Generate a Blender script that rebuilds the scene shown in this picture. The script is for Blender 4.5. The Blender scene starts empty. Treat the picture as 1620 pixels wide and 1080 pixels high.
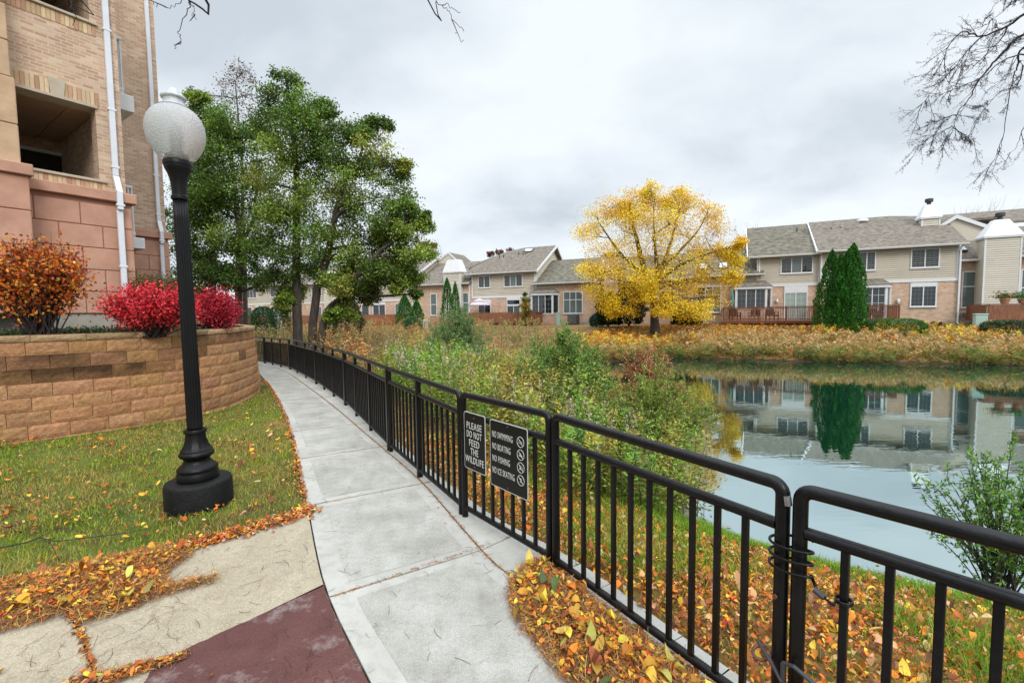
import bpy, math, random
import numpy as np
from mathutils import Vector, Matrix
PI=math.pi
D=bpy.data; SC=bpy.context.scene; COL=SC.collection
# ------------------------------------------------------------ camera, sky, sun, exposure
FPX=720.; PITCH=math.radians(3.5); ROLL=math.radians(-.65); CH=1.70
cam=D.cameras.new('camera'); camo=D.objects.new('camera',cam); COL.objects.link(camo)
cam.sensor_width=36; cam.lens=36*FPX/1620; cam.clip_start=.05; cam.clip_end=2000
CM=Matrix.Rotation(PI/2-PITCH,4,'X')@Matrix.Rotation(ROLL,4,'Z')
camo.matrix_world=Matrix.Translation((0,0,CH))@CM
SC.camera=camo
SC.view_settings.view_transform='Standard'; SC.view_settings.look='None'; SC.view_settings.gamma=1
SC.view_settings.exposure=0.42
SUN_EL=math.radians(36); SUN_AZ=math.radians(158)
sun=D.lights.new('sun','SUN'); sun.energy=1.5; sun.angle=math.radians(25); sun.color=(1,.97,.92)
suno=D.objects.new('sun',sun); COL.objects.link(suno)
sd=Vector((math.sin(SUN_AZ)*math.cos(SUN_EL),math.cos(SUN_AZ)*math.cos(SUN_EL),math.sin(SUN_EL)))
suno.rotation_euler=(-sd).to_track_quat('-Z','Y').to_euler()
W=D.worlds.new('World'); SC.world=W; W.use_nodes=True
def N(nt,t,**k):
    n=nt.nodes.new(t)
    for a,b in k.items(): setattr(n,a,b)
    return n
def ln(nt,a,b): nt.links.new(a,b)
def sky():
    nt=W.node_tree; nt.nodes.clear()
    out=N(nt,'ShaderNodeOutputWorld')
    st=N(nt,'ShaderNodeTexSky',sky_type='NISHITA'); st.sun_disc=False; st.sun_elevation=SUN_EL; st.sun_rotation=SUN_AZ
    tc=N(nt,'ShaderNodeTexCoord'); sp=N(nt,'ShaderNodeSeparateXYZ'); ln(nt,tc.outputs['Generated'],sp.inputs[0])
    def M(op,a,b=None,c=None):
        m=N(nt,'ShaderNodeMath',operation=op)
        for i,v in enumerate((a,b,c)):
            if v is None: continue
            if isinstance(v,(int,float)): m.inputs[i].default_value=v
            else: ln(nt,v,m.inputs[i])
        return m.outputs[0]
    z=M('MAXIMUM',sp.outputs[2],0.0); dz=M('ADD',z,.38)
    cx=M('DIVIDE',sp.outputs[0],dz); cy=M('DIVIDE',sp.outputs[1],dz)
    cb=N(nt,'ShaderNodeCombineXYZ'); ln(nt,cx,cb.inputs[0]); ln(nt,cy,cb.inputs[1])
    mp=N(nt,'ShaderNodeMapping'); ln(nt,cb.outputs[0],mp.inputs[0]); mp.inputs['Scale'].default_value=(1.5,1.9,1); mp.inputs['Location'].default_value=(3.3,1.7,0); mp.inputs['Rotation'].default_value=(0,0,.25)
    n1=N(nt,'ShaderNodeTexNoise'); n1.inputs['Scale'].default_value=1.15; n1.inputs['Detail'].default_value=7; n1.inputs['Roughness'].default_value=.5; n1.inputs['Distortion'].default_value=.15; ln(nt,mp.outputs[0],n1.inputs['Vector'])
    cr=N(nt,'ShaderNodeValToRGB'); ln(nt,n1.outputs[0],cr.inputs[0])
    e=cr.color_ramp.elements; e[0].position=.33; e[0].color=(.53,.59,.65,1); e[1].position=.62; e[1].color=(.80,.85,.90,1)
    m=e.new(.47); m.color=(.69,.745,.80,1)
    # overcast sky boosted overhead, above the view, as added ambient fill
    zr=N(nt,'ShaderNodeMapRange'); ln(nt,z,zr.inputs[0]); zr.inputs[1].default_value=.55; zr.inputs[2].default_value=1; zr.inputs[3].default_value=1.0; zr.inputs[4].default_value=4.2
    sc=N(nt,'ShaderNodeVectorMath',operation='SCALE'); ln(nt,cr.outputs[0],sc.inputs[0]); ln(nt,zr.outputs[0],sc.inputs['Scale'])
    b1=N(nt,'ShaderNodeBackground'); ln(nt,st.outputs[0],b1.inputs[0]); b1.inputs[1].default_value=.06
    b2=N(nt,'ShaderNodeBackground'); ln(nt,sc.outputs[0],b2.inputs[0]); b2.inputs[1].default_value=.92
    mx=N(nt,'ShaderNodeMixShader'); mx.inputs[0].default_value=.93; ln(nt,b1.outputs[0],mx.inputs[1]); ln(nt,b2.outputs[0],mx.inputs[2]); ln(nt,mx.outputs[0],out.inputs[0])
sky()
SC.cycles.max_bounces=7; SC.cycles.diffuse_bounces=3; SC.cycles.transparent_max_bounces=8; SC.cycles.use_denoising=True
SC.cycles.caustics_reflective=False; SC.cycles.caustics_refractive=False

# ------------------------------------------------------------ geometry of the view: where a sight line meets a real surface
CMn=np.array(CM.to_3x3())
def ray(px,py): return CMn@np.array([(px-810)/FPX,-(py-540)/FPX,-1.])
def atz(px,py,z=0.): d=ray(px,py); return np.array([0,0,CH])+d*((z-CH)/d[2])
def aty(px,py,y): d=ray(px,py); return np.array([0,0,CH])+d*(y/d[1])
class Fr:
    def __init__(s,x,y,ang): s.o=np.array([x,y,0.]); s.ang=ang; s.e=np.array([math.cos(ang),math.sin(ang),0]); s.n=np.array([-math.sin(ang),math.cos(ang),0])
    def hit(s,px,py,w=0.):
        d=ray(px,py); o=np.array([0,0,CH]); t=np.dot(s.o+s.n*w-o,s.n)/np.dot(d,s.n); q=o+t*d
        return float((q-s.o)@s.e),float(q[2])
    def P(s,a,w,z): return s.o+s.e*a+s.n*w+np.array([0,0,z])
WORLD=Fr(0,0,0)
ROW=Fr(24.95,33.5,math.atan2(-.4328,.9015))
rng=np.random.default_rng(7); random.seed(7)

# ------------------------------------------------------------ materials
MATS={}
def mat(name,base=(.5,.5,.5),rough=.6,metal=0,spec=.5,var=0,vs=8,var2=None,bump=0,bs=60,attr=False,transl=0,coord='Object',stretch=(1,1,1),hard=None):
    m=D.materials.new(name); m.use_nodes=True; nt=m.node_tree; b=nt.nodes['Principled BSDF']; MATS[name]=m
    b.inputs['Roughness'].default_value=rough; b.inputs['Metallic'].default_value=metal; b.inputs['Specular IOR Level'].default_value=spec
    tc=N(nt,'ShaderNodeTexCoord'); mp=N(nt,'ShaderNodeMapping'); ln(nt,tc.outputs[coord],mp.inputs[0]); mp.inputs['Scale'].default_value=stretch
    src=None
    if attr:
        a=N(nt,'ShaderNodeAttribute',attribute_name='Col'); src=a.outputs['Color']
    if var or var2:
        n=N(nt,'ShaderNodeTexNoise'); n.inputs['Scale'].default_value=vs; n.inputs['Detail'].default_value=6; n.inputs['Roughness'].default_value=.65; ln(nt,mp.outputs[0],n.inputs['Vector'])
        cr=N(nt,'ShaderNodeValToRGB'); e=cr.color_ramp.elements; e[0].position=.3; e[1].position=.7; ln(nt,n.outputs[0],cr.inputs[0])
        lo=1-var; hi=1+var
        if src is None:
            c2=var2 or base
            e[0].color=(base[0]*lo,base[1]*lo,base[2]*lo,1); e[1].color=(min(1,c2[0]*hi),min(1,c2[1]*hi),min(1,c2[2]*hi),1); src=cr.outputs[0]
        else:
            e[0].color=(lo,lo,lo,1); e[1].color=(hi,hi,hi,1)
            mm=N(nt,'ShaderNodeMix',data_type='RGBA',blend_type='MULTIPLY'); mm.inputs[0].default_value=1; ln(nt,src,mm.inputs[6]); ln(nt,cr.outputs[0],mm.inputs[7]); src=mm.outputs[2]
    if src is not None: ln(nt,src,b.inputs['Base Color'])
    else: b.inputs['Base Color'].default_value=(*base,1)
    if bump:
        n=N(nt,'ShaderNodeTexNoise'); n.inputs['Scale'].default_value=bs; n.inputs['Detail'].default_value=5; ln(nt,mp.outputs[0],n.inputs['Vector'])
        bp=N(nt,'ShaderNodeBump'); bp.inputs['Strength'].default_value=bump; bp.inputs['Distance'].default_value=.01; ln(nt,n.outputs[0],bp.inputs['Height']); ln(nt,bp.outputs[0],b.inputs['Normal'])
    if transl:
        t=N(nt,'ShaderNodeBsdfTranslucent'); 
        if src is not None: ln(nt,src,t.inputs[0])
        else: t.inputs[0].default_value=(*base,1)
        mx=N(nt,'ShaderNodeMixShader'); mx.inputs[0].default_value=transl; ln(nt,b.outputs[0],mx.inputs[1]); ln(nt,t.outputs[0],mx.inputs[2]); ln(nt,mx.outputs[0],nt.nodes['Material Output'].inputs[0])
    return m
def brick(name,c1,c2,c3,mortar,bw,bh,ms=.008,bump=.5,rough=.85):
    m=D.materials.new(name); m.use_nodes=True; nt=m.node_tree; b=nt.nodes['Principled BSDF']; b.inputs['Roughness'].default_value=rough; b.inputs['Specular IOR Level'].default_value=.25
    tc=N(nt,'ShaderNodeTexCoord'); sp=N(nt,'ShaderNodeSeparateXYZ'); ln(nt,tc.outputs['Object'],sp.inputs[0])
    ad=N(nt,'ShaderNodeMath',operation='ADD'); ln(nt,sp.outputs[0],ad.inputs[0]); ln(nt,sp.outputs[1],ad.inputs[1])
    cb=N(nt,'ShaderNodeCombineXYZ'); ln(nt,ad.outputs[0],cb.inputs[0]); ln(nt,sp.outputs[2],cb.inputs[1])
    def BR(a,bb,mo,off):
        t=N(nt,'ShaderNodeTexBrick'); t.offset=.5; mp=N(nt,'ShaderNodeMapping'); mp.inputs['Location'].default_value=(bw*off*2,bh*off*2,0); ln(nt,cb.outputs[0],mp.inputs[0]); ln(nt,mp.outputs[0],t.inputs['Vector'])
        t.inputs['Scale'].default_value=1; t.inputs['Brick Width'].default_value=bw; t.inputs['Row Height'].default_value=bh; t.inputs['Mortar Size'].default_value=ms; t.inputs['Mortar Smooth'].default_value=.15; t.inputs['Bias'].default_value=0
        t.inputs['Color1'].default_value=(*a,1); t.inputs['Color2'].default_value=(*bb,1); t.inputs['Mortar'].default_value=(*mo,1); return t
    t1=BR(c1,c2,mortar,0); t2=BR((0,0,0),(1,1,1),(0,0,0),7)
    g=N(nt,'ShaderNodeMapRange'); ln(nt,t2.outputs[0],g.inputs[0]); g.inputs[1].default_value=.45; g.inputs[2].default_value=1; g.inputs[4].default_value=.85
    mx=N(nt,'ShaderNodeMix',data_type='RGBA'); ln(nt,g.outputs[0],mx.inputs[0]); ln(nt,t1.outputs[0],mx.inputs[6]); mx.inputs[7].default_value=(*c3,1)
    n=N(nt,'ShaderNodeTexNoise'); n.inputs['Scale'].default_value=1.1; n.inputs['Detail'].default_value=6; ln(nt,tc.outputs['Object'],n.inputs['Vector'])
    n2=N(nt,'ShaderNodeTexNoise'); n2.inputs['Scale'].default_value=70; n2.inputs['Detail'].default_value=3; ln(nt,tc.outputs['Object'],n2.inputs['Vector'])
    s=N(nt,'ShaderNodeMath',operation='ADD'); ln(nt,n.outputs[0],s.inputs[0]); ln(nt,n2.outputs[0],s.inputs[1])
    r=N(nt,'ShaderNodeMapRange'); ln(nt,s.outputs[0],r.inputs[0]); r.inputs[1].default_value=.6; r.inputs[2].default_value=1.4; r.inputs[3].default_value=.72; r.inputs[4].default_value=1.22
    v=N(nt,'ShaderNodeVectorMath',operation='SCALE'); ln(nt,mx.outputs[2],v.inputs[0]); ln(nt,r.outputs[0],v.inputs['Scale']); ln(nt,v.outputs[0],b.inputs['Base Color'])
    h=N(nt,'ShaderNodeMath',operation='MULTIPLY_ADD'); ln(nt,t1.outputs['Fac'],h.inputs[0]); h.inputs[1].default_value=-1; ln(nt,n2.outputs[0],h.inputs[2])
    bp=N(nt,'ShaderNodeBump'); bp.inputs['Strength'].default_value=bump; bp.inputs['Distance'].default_value=.008; ln(nt,h.outputs[0],bp.inputs['Height']); ln(nt,bp.outputs[0],b.inputs['Normal'])
    return m
M={}
M['black']=mat('black_paint',(.0035,.0035,.004),.34,spec=.24,var=.1,vs=14,var2=(.007,.007,.0072),bump=.25,bs=45)
M['black_iron']=mat('black_iron',(.0045,.0045,.005),.40,spec=.22,var=.4,vs=12,bump=.25,bs=80)
M['black_conc']=mat('painted_concrete',(.008,.008,.0085),.6,spec=.2,var=.5,vs=7,bump=.6,bs=50)
M['glass_frost']=None
M['white']=mat('white_trim',(.68,.69,.70),.5,var=.05,vs=5)
M['white_metal']=mat('white_metal',(.66,.69,.74),.4,var=.08,vs=3)
M['siding']=mat('siding',(.56,.50,.40),.6,var=.07,vs=1.2,attr=True)
M['siding2']=mat('siding_pale',(.62,.575,.48),.6,var=.07,vs=1.2,attr=True)
M['stucco']=mat('stucco_tan',(.47,.32,.19),.9,var=.14,vs=2.5,var2=(.53,.37,.24),bump=.5,bs=170)
M['pink']=mat('stucco_terracotta',(.46,.25,.17),.9,var=.12,vs=2.2,var2=(.51,.29,.205),bump=.5,bs=170)
M['pink_dark']=mat('stucco_joint',(.33,.16,.11),.95,bump=.4,bs=150)
M['soffit']=mat('soffit',(.44,.30,.195),.8,var=.15,vs=2)
M['stone']=mat('cast_stone',(.45,.39,.30),.85,var=.15,vs=5,bump=.4,bs=90)
M['foundation']=mat('foundation',(.35,.33,.28),.9,var=.2,vs=3,bump=.4,bs=60)
M['brick']=brick('tan_brick',(.53,.36,.235),(.43,.255,.185),(.66,.50,.36),(.56,.46,.35),.17,.0605,.009)
M['solbrick']=mat('soldier_brick',(.5,.35,.22),.85,attr=True,var=.12,vs=40,bump=.4,bs=90)
M['hbrick']=brick('house_brick',(.58,.37,.25),(.47,.27,.175),(.66,.50,.38),(.56,.47,.38),.21,.075,.009,.3)
M['shingle']=mat('roof_shingle',(.115,.098,.08),.9,spec=.2,var=.3,vs=3.5,var2=(.20,.175,.145),bump=.8,bs=14,stretch=(1,1,2.2))
M['shingle2']=mat('roof_shingle_moss',(.085,.076,.06),.9,spec=.2,var=.3,vs=2.5,var2=(.17,.155,.12),bump=.8,bs=14,stretch=(1,1,2.2))
M['pane']=mat('window_glass',(.015,.022,.024),.06,spec=.8)
M['pane_blind']=mat('window_blind_glass',(.09,.125,.115),.1,spec=.8,var=.15,vs=2,stretch=(1,1,12))
M['pane_curtain']=mat('window_curtain_glass',(.30,.37,.33),.12,spec=.7,var=.1,vs=2,stretch=(9,1,1))
M['skylight']=mat('skylight_glass',(.55,.6,.62),.1,spec=.8)
M['redwood']=mat('deck_wood',(.17,.062,.028),.65,var=.35,vs=4,var2=(.25,.10,.05),stretch=(6,6,.7))
M['wicker']=mat('wicker',(.055,.032,.022),.7,var=.4,vs=40)
M['dark']=mat('dark_void',(.012,.012,.012),.8)
M['gray_metal']=mat('grey_metal',(.20,.21,.21),.5,metal=.3,var=.15,vs=10)
M['dgray']=mat('dark_metal',(.05,.05,.055),.5,metal=.3,var=.2,vs=10)
M['util']=mat('utility_green',(.36,.50,.43),.5,var=.08,vs=5)
M['util_red']=mat('utility_marks',(.5,.05,.04),.5)
M['teal']=mat('teal_fabric',(.10,.24,.22),.8,var=.2,vs=8)
M['lilac']=mat('lilac_fabric',(.50,.43,.52),.8,attr=False,var=.25,vs=9)
M['terra']=mat('terracotta_pot',(.45,.2,.11),.8,var=.15,vs=8)
M['bark']=mat('bark',(.035,.027,.021),.9,var=.45,vs=9,var2=(.07,.058,.047),bump=1,bs=22,stretch=(1,1,.25))
M['bark2']=mat('bark_light',(.06,.045,.034),.9,var=.4,vs=9,var2=(.11,.09,.07),bump=1,bs=22,stretch=(1,1,.25))
M['twig']=mat('twig',(.03,.02,.02),.85,var=.2,vs=20)
M['leaf']=mat('leaf',(.1,.2,.05),.55,attr=True,transl=.28,spec=.35)
M['petal']=mat('autumn_leaf',(.5,.2,.05),.6,attr=True,transl=.2,spec=.3)
M['blade']=mat('grass_blade',(.1,.2,.05),.6,attr=True,transl=.3,spec=.25)
M['sign']=mat('sign_face',(.008,.0085,.0075),.5,spec=.22,var=.25,vs=14)
M['signedge']=mat('sign_letters',(.55,.56,.53),.5)
M['rust']=mat('rust_bolt',(.12,.05,.03),.7)
M['rock']=mat('rock',(.22,.2,.17),.9,var=.3,vs=6,bump=.6,bs=20)
M['steel']=mat('worn_steel',(.5,.5,.5),.35,metal=.9,var=.4,vs=30)
def wallblock():
    m=mat('split_face_block',(.4,.24,.12),.95,attr=True,var=.28,vs=26,bump=1,bs=38,spec=.2)
    return m
M['block']=wallblock()
def concrete(name,c,c2,sp,scale=260,bump=.25,blot=1.4,crack=True):
    m=D.materials.new(name); m.use_nodes=True; nt=m.node_tree; b=nt.nodes['Principled BSDF']; b.inputs['Roughness'].default_value=.88; b.inputs['Specular IOR Level'].default_value=.25
    tc=N(nt,'ShaderNodeTexCoord')
    a=N(nt,'ShaderNodeTexNoise'); a.inputs['Scale'].default_value=blot; a.inputs['Detail'].default_value=8; a.inputs['Roughness'].default_value=.62; ln(nt,tc.outputs['Object'],a.inputs['Vector'])
    r=N(nt,'ShaderNodeValToRGB'); r.color_ramp.elements[0].position=.34; r.color_ramp.elements[1].position=.66; r.color_ramp.elements[0].color=(*c,1); r.color_ramp.elements[1].color=(*c2,1); ln(nt,a.outputs[0],r.inputs[0])
    v=N(nt,'ShaderNodeTexNoise'); v.inputs['Scale'].default_value=scale; v.inputs['Detail'].default_value=2; ln(nt,tc.outputs['Object'],v.inputs['Vector'])
    r2=N(nt,'ShaderNodeValToRGB'); r2.color_ramp.elements[0].position=.3; r2.color_ramp.elements[1].position=.72; r2.color_ramp.elements[0].color=(1-sp,1-sp,1-sp,1); r2.color_ramp.elements[1].color=(1+sp,1+sp,1+sp*.9,1); ln(nt,v.outputs[0],r2.inputs[0])
    w=N(nt,'ShaderNodeTexNoise'); w.inputs['Scale'].default_value=9; w.inputs['Detail'].default_value=9; w.inputs['Roughness'].default_value=.75; ln(nt,tc.outputs['Object'],w.inputs['Vector'])
    r3=N(nt,'ShaderNodeValToRGB'); r3.color_ramp.elements[0].position=.36; r3.color_ramp.elements[1].position=.52; r3.color_ramp.elements[0].color=(.80,.79,.77,1); r3.color_ramp.elements[1].color=(1,1,1,1); ln(nt,w.outputs[0],r3.inputs[0])
    m1=N(nt,'ShaderNodeMix',data_type='RGBA',blend_type='MULTIPLY'); m1.inputs[0].default_value=1; ln(nt,r.outputs[0],m1.inputs[6]); ln(nt,r2.outputs[0],m1.inputs[7])
    m2=N(nt,'ShaderNodeMix',data_type='RGBA',blend_type='MULTIPLY'); m2.inputs[0].default_value=.8; ln(nt,m1.outputs[2],m2.inputs[6]); ln(nt,r3.outputs[0],m2.inputs[7]); ln(nt,m2.outputs[2],b.inputs['Base Color'])
    bp=N(nt,'ShaderNodeBump'); bp.inputs['Strength'].default_value=bump; bp.inputs['Distance'].default_value=.004; ln(nt,v.outputs[0],bp.inputs['Height']); ln(nt,bp.outputs[0],b.inputs['Normal'])
    return m
M['walk']=concrete('sidewalk_concrete',(.345,.336,.305),(.44,.43,.398),.15,230,.4)
M['walk2']=concrete('sidewalk_broomed',(.285,.277,.248),(.41,.40,.37),.2,160,.6,2.2)
M['tan']=concrete('exposed_aggregate',(.30,.255,.185),(.40,.345,.26),.28,150,.5,1.5)
M['joint']=mat('joint_filler',(.09,.065,.045),.95,var=.3,vs=20)
M['red']=concrete('maroon_paint',(.085,.036,.033),(.12,.052,.047),.22,120,.6,1.8)
M['redworn']=M['red']
def worn():
    m=M['red']; nt=m.node_tree; b=nt.nodes['Principled BSDF']; src=b.inputs['Base Color'].links[0].from_socket
    tc=N(nt,'ShaderNodeTexCoord'); a=N(nt,'ShaderNodeTexNoise'); a.inputs['Scale'].default_value=3.2; a.inputs['Detail'].default_value=12; a.inputs['Roughness'].default_value=.72; ln(nt,tc.outputs['Object'],a.inputs['Vector'])
    r=N(nt,'ShaderNodeMapRange'); r.inputs[1].default_value=.55; r.inputs[2].default_value=.68; r.inputs[4].default_value=.55; ln(nt,a.outputs[0],r.inputs[0])
    mx=N(nt,'ShaderNodeMix',data_type='RGBA'); ln(nt,r.outputs[0],mx.inputs[0]); ln(nt,src,mx.inputs[6]); mx.inputs[7].default_value=(.34,.29,.28,1); ln(nt,mx.outputs[2],b.inputs['Base Color'])
worn()
def frost():
    m=D.materials.new('pebbled_glass'); m.use_nodes=True; nt=m.node_tree; b=nt.nodes['Principled BSDF']
    b.inputs['Base Color'].default_value=(.97,.98,.99,1); b.inputs['Roughness'].default_value=.3; b.inputs['Transmission Weight'].default_value=.58; b.inputs['IOR'].default_value=1.12
    tc=N(nt,'ShaderNodeTexCoord'); v=N(nt,'ShaderNodeTexVoronoi'); v.inputs['Scale'].default_value=95; ln(nt,tc.outputs['Object'],v.inputs['Vector'])
    bp=N(nt,'ShaderNodeBump'); bp.inputs['Strength'].default_value=.9; bp.inputs['Distance'].default_value=.006; ln(nt,v.outputs['Distance'],bp.inputs['Height']); ln(nt,bp.outputs[0],b.inputs['Normal'])
    return m
M['glass_frost']=frost()
def groundmat():
    m=mat('earth_and_turf',(.1,.1,.05),.95,attr=True,var=.45,vs=7,bump=.8,bs=30,spec=.15)
    return m
M['ground']=groundmat()
def watermat():
    m=D.materials.new('pond_water'); m.use_nodes=True; nt=m.node_tree; b=nt.nodes['Principled BSDF']
    b.inputs['Base Color'].default_value=(.004,.050,.040,1); b.inputs['Roughness'].default_value=.25; b.inputs['Specular IOR Level'].default_value=0
    g=N(nt,'ShaderNodeBsdfGlossy'); g.inputs['Roughness'].default_value=.012; g.inputs['Color'].default_value=(.66,.79,.79,1)
    tc=N(nt,'ShaderNodeTexCoord'); mp=N(nt,'ShaderNodeMapping'); mp.inputs['Scale'].default_value=(.8,2.4,1); ln(nt,tc.outputs['Object'],mp.inputs[0])
    n=N(nt,'ShaderNodeTexNoise'); n.inputs['Scale'].default_value=2.1; n.inputs['Detail'].default_value=3; n.inputs['Roughness'].default_value=.45; ln(nt,mp.outputs[0],n.inputs['Vector'])
    bp=N(nt,'ShaderNodeBump'); bp.inputs['Strength'].default_value=.075; bp.inputs['Distance'].default_value=.02; ln(nt,n.outputs[0],bp.inputs['Height'])
    ln(nt,bp.outputs[0],g.inputs['Normal'])
    f=N(nt,'ShaderNodeFresnel'); f.inputs['IOR'].default_value=1.33; 
    mr=N(nt,'ShaderNodeMapRange'); ln(nt,f.outputs[0],mr.inputs[0]); mr.inputs[1].default_value=.02; mr.inputs[2].default_value=.45; mr.inputs[3].default_value=.36; mr.inputs[4].default_value=.86
    mx=N(nt,'ShaderNodeMixShader'); ln(nt,mr.outputs[0],mx.inputs[0]); ln(nt,b.outputs[0],mx.inputs[1]); ln(nt,g.outputs[0],mx.inputs[2]); ln(nt,mx.outputs[0],nt.nodes['Material Output'].inputs[0])
    return m
M['water']=watermat()

# ------------------------------------------------------------ mesh helpers
BASEC={'siding':(.56,.50,.40),'siding_pale':(.62,.575,.48)}
class MB:
    def __init__(s): s.v=[]; s.f=[]; s.c=[]; s.mi=[]
    def add(s,V,F,col=None,mi=0):
        o=len(s.v); s.v+= [tuple(map(float,p)) for p in V]; s.f+=[tuple(o+i for i in f) for f in F]
        s.c+=[col or (1,1,1)]*len(V); s.mi+=[mi]*len(F); return s
    def box(s,x0,x1,y0,y1,z0,z1,col=None,mi=0):
        if x0>x1:x0,x1=x1,x0
        if y0>y1:y0,y1=y1,y0
        if z0>z1:z0,z1=z1,z0
        V=[(x0,y0,z0),(x1,y0,z0),(x1,y1,z0),(x0,y1,z0),(x0,y0,z1),(x1,y0,z1),(x1,y1,z1),(x0,y1,z1)]
        return s.add(V,[(0,3,2,1),(4,5,6,7),(0,1,5,4),(1,2,6,5),(2,3,7,6),(3,0,4,7)],col,mi)
    def bbox(s,x0,x1,y0,y1,z0,z1,b=.004,col=None):   # bevelled box
        if x0>x1:x0,x1=x1,x0
        if y0>y1:y0,y1=y1,y0
        if z0>z1:z0,z1=z1,z0
        V=[];F=[]
        X=(x0,x1);Y=(y0,y1);Z=(z0,z1)
        idx={}
        for i in(0,1):
            for j in(0,1):
                for k in(0,1):
                    sx,sy,sz=(1-2*i)*b,(1-2*j)*b,(1-2*k)*b
                    idx[i,j,k]=len(V); V+=[(X[i],Y[j]+sy,Z[k]+sz),(X[i]+sx,Y[j],Z[k]+sz),(X[i]+sx,Y[j]+sy,Z[k])]
        g=lambda i,j,k,a:idx[i,j,k]+a
        F+=[(g(0,0,0,0),g(0,0,1,0),g(0,1,1,0),g(0,1,0,0)),(g(1,0,0,0),g(1,1,0,0),g(1,1,1,0),g(1,0,1,0)),
            (g(0,0,0,1),g(1,0,0,1),g(1,0,1,1),g(0,0,1,1)),(g(0,1,0,1),g(0,1,1,1),g(1,1,1,1),g(1,1,0,1)),
            (g(0,0,0,2),g(0,1,0,2),g(1,1,0,2),g(1,0,0,2)),(g(0,0,1,2),g(1,0,1,2),g(1,1,1,2),g(0,1,1,2))]
        for i in(0,1):
            for j in(0,1): F.append((g(i,j,0,0),g(i,j,0,1),g(i,j,1,1),g(i,j,1,0)))
        for i in(0,1):
            for k in(0,1): F.append((g(i,0,k,0),g(i,0,k,2),g(i,1,k,2),g(i,1,k,0)))
        for j in(0,1):
            for k in(0,1): F.append((g(0,j,k,1),g(0,j,k,2),g(1,j,k,2),g(1,j,k,1)))
        for key in idx: F.append((g(*key,0),g(*key,1),g(*key,2)))
        return s.add(V,F,col)
    def prism(s,poly,y0,y1,axis='y',col=None,mi=0):     # poly in (a,z) extruded along y, or (x,y) along z
        n=len(poly)
        if axis=='y': V=[(a,y0,b) for a,b in poly]+[(a,y1,b) for a,b in poly]
        elif axis=='x': V=[(y0,a,b) for a,b in poly]+[(y1,a,b) for a,b in poly]
        else: V=[(a,b,y0) for a,b in poly]+[(a,b,y1) for a,b in poly]
        F=[tuple(range(n))[::-1],tuple(range(n,2*n))]+[(i,(i+1)%n,n+(i+1)%n,n+i) for i in range(n)]
        return s.add(V,F,col,mi)
    def slab(s,pts,t,col=None,mi=0):            # polygon in space thickened downwards
        n=len(pts); V=[tuple(p) for p in pts]+[(p[0],p[1],p[2]-t) for p in pts]
        F=[tuple(range(n)),tuple(range(n,2*n))[::-1]]+[(i,n+i,n+(i+1)%n,(i+1)%n) for i in range(n)]
        return s.add(V,F,col,mi)
    def tube(s,pts,r,n=8,col=None,cap=True):
        P=[np.array(p,float) for p in pts]; R=r if hasattr(r,'__len__') else [r]*len(P)
        V=[];F=[];up=None
        for i,p in enumerate(P):
            t=(P[min(i+1,len(P)-1)]-P[max(i-1,0)]); L=np.linalg.norm(t); t=t/(L if L>1e-9 else 1)
            if up is None:
                up=np.array([0,0,1.]) if abs(t[2])<.9 else np.array([1.,0,0])
            a=np.cross(t,up); la=np.linalg.norm(a)
            if la<1e-6: a=np.cross(t,np.array([.3,1,.2])); la=np.linalg.norm(a)
            a/=la; b=np.cross(a,t); up=b
            for k in range(n):
                w=2*PI*(k+.5)/n; V.append(p+R[i]*(a*math.cos(w)+b*math.sin(w)))
        m=len(P)
        for i in range(m-1):
            for k in range(n): F.append((i*n+k,i*n+(k+1)%n,(i+1)*n+(k+1)%n,(i+1)*n+k))
        if cap: F.append(tuple(range(n))[::-1]); F.append(tuple((m-1)*n+k for k in range(n)))
        return s.add(V,F,col)
    def lathe(s,prof,n=32,c=(0,0),flute=0,fd=.0,col=None,zr=None):
        V=[];F=[]
        for r,z in prof:
            for k in range(n):
                w=2*PI*k/n; rr=r
                if flute and zr and zr[0]<=z<=zr[1]: rr=r*(1-fd*abs(math.sin(w*flute/2))**.7*0 - fd*(0.5+0.5*math.cos(w*flute))**2)
                V.append((c[0]+rr*math.cos(w),c[1]+rr*math.sin(w),z))
        m=len(prof)
        for i in range(m-1):
            for k in range(n): F.append((i*n+k,i*n+(k+1)%n,(i+1)*n+(k+1)%n,(i+1)*n+k))
        F.append(tuple(range(n))[::-1]); F.append(tuple((m-1)*n+k for k in range(n)))
        return s.add(V,F,col)
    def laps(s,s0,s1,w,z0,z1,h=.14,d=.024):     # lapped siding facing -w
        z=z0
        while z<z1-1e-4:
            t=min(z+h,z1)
            f=.28; wm=w-d+(d-.001)*f; zm=z+(t-z)*f; k=random.uniform(.95,1.03); g=(.66*k,.65*k,.64*k); h_=(k,k,k)  # g darkens each lap's foot and underside: crease shade painted into the colour
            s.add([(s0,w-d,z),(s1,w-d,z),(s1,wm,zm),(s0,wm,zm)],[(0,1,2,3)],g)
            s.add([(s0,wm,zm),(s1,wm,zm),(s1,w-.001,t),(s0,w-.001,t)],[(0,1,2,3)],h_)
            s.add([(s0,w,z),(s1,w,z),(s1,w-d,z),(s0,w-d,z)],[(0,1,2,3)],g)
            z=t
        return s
    def lapsx(s,x,w0,w1,z0,z1,sg=1,h=.14,d=.024):    # lapped siding facing sg*x
        z=z0
        while z<z1-1e-4:
            t=min(z+h,z1)
            s.add([(x+sg*d,w0,z),(x+sg*d,w1,z),(x+sg*.001,w1,t),(x+sg*.001,w0,t)],[(0,1,2,3)])
            s.add([(x,w0,z),(x,w1,z),(x+sg*d,w1,z),(x+sg*d,w0,z)],[(0,1,2,3)])
            z=t
        return s
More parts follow.
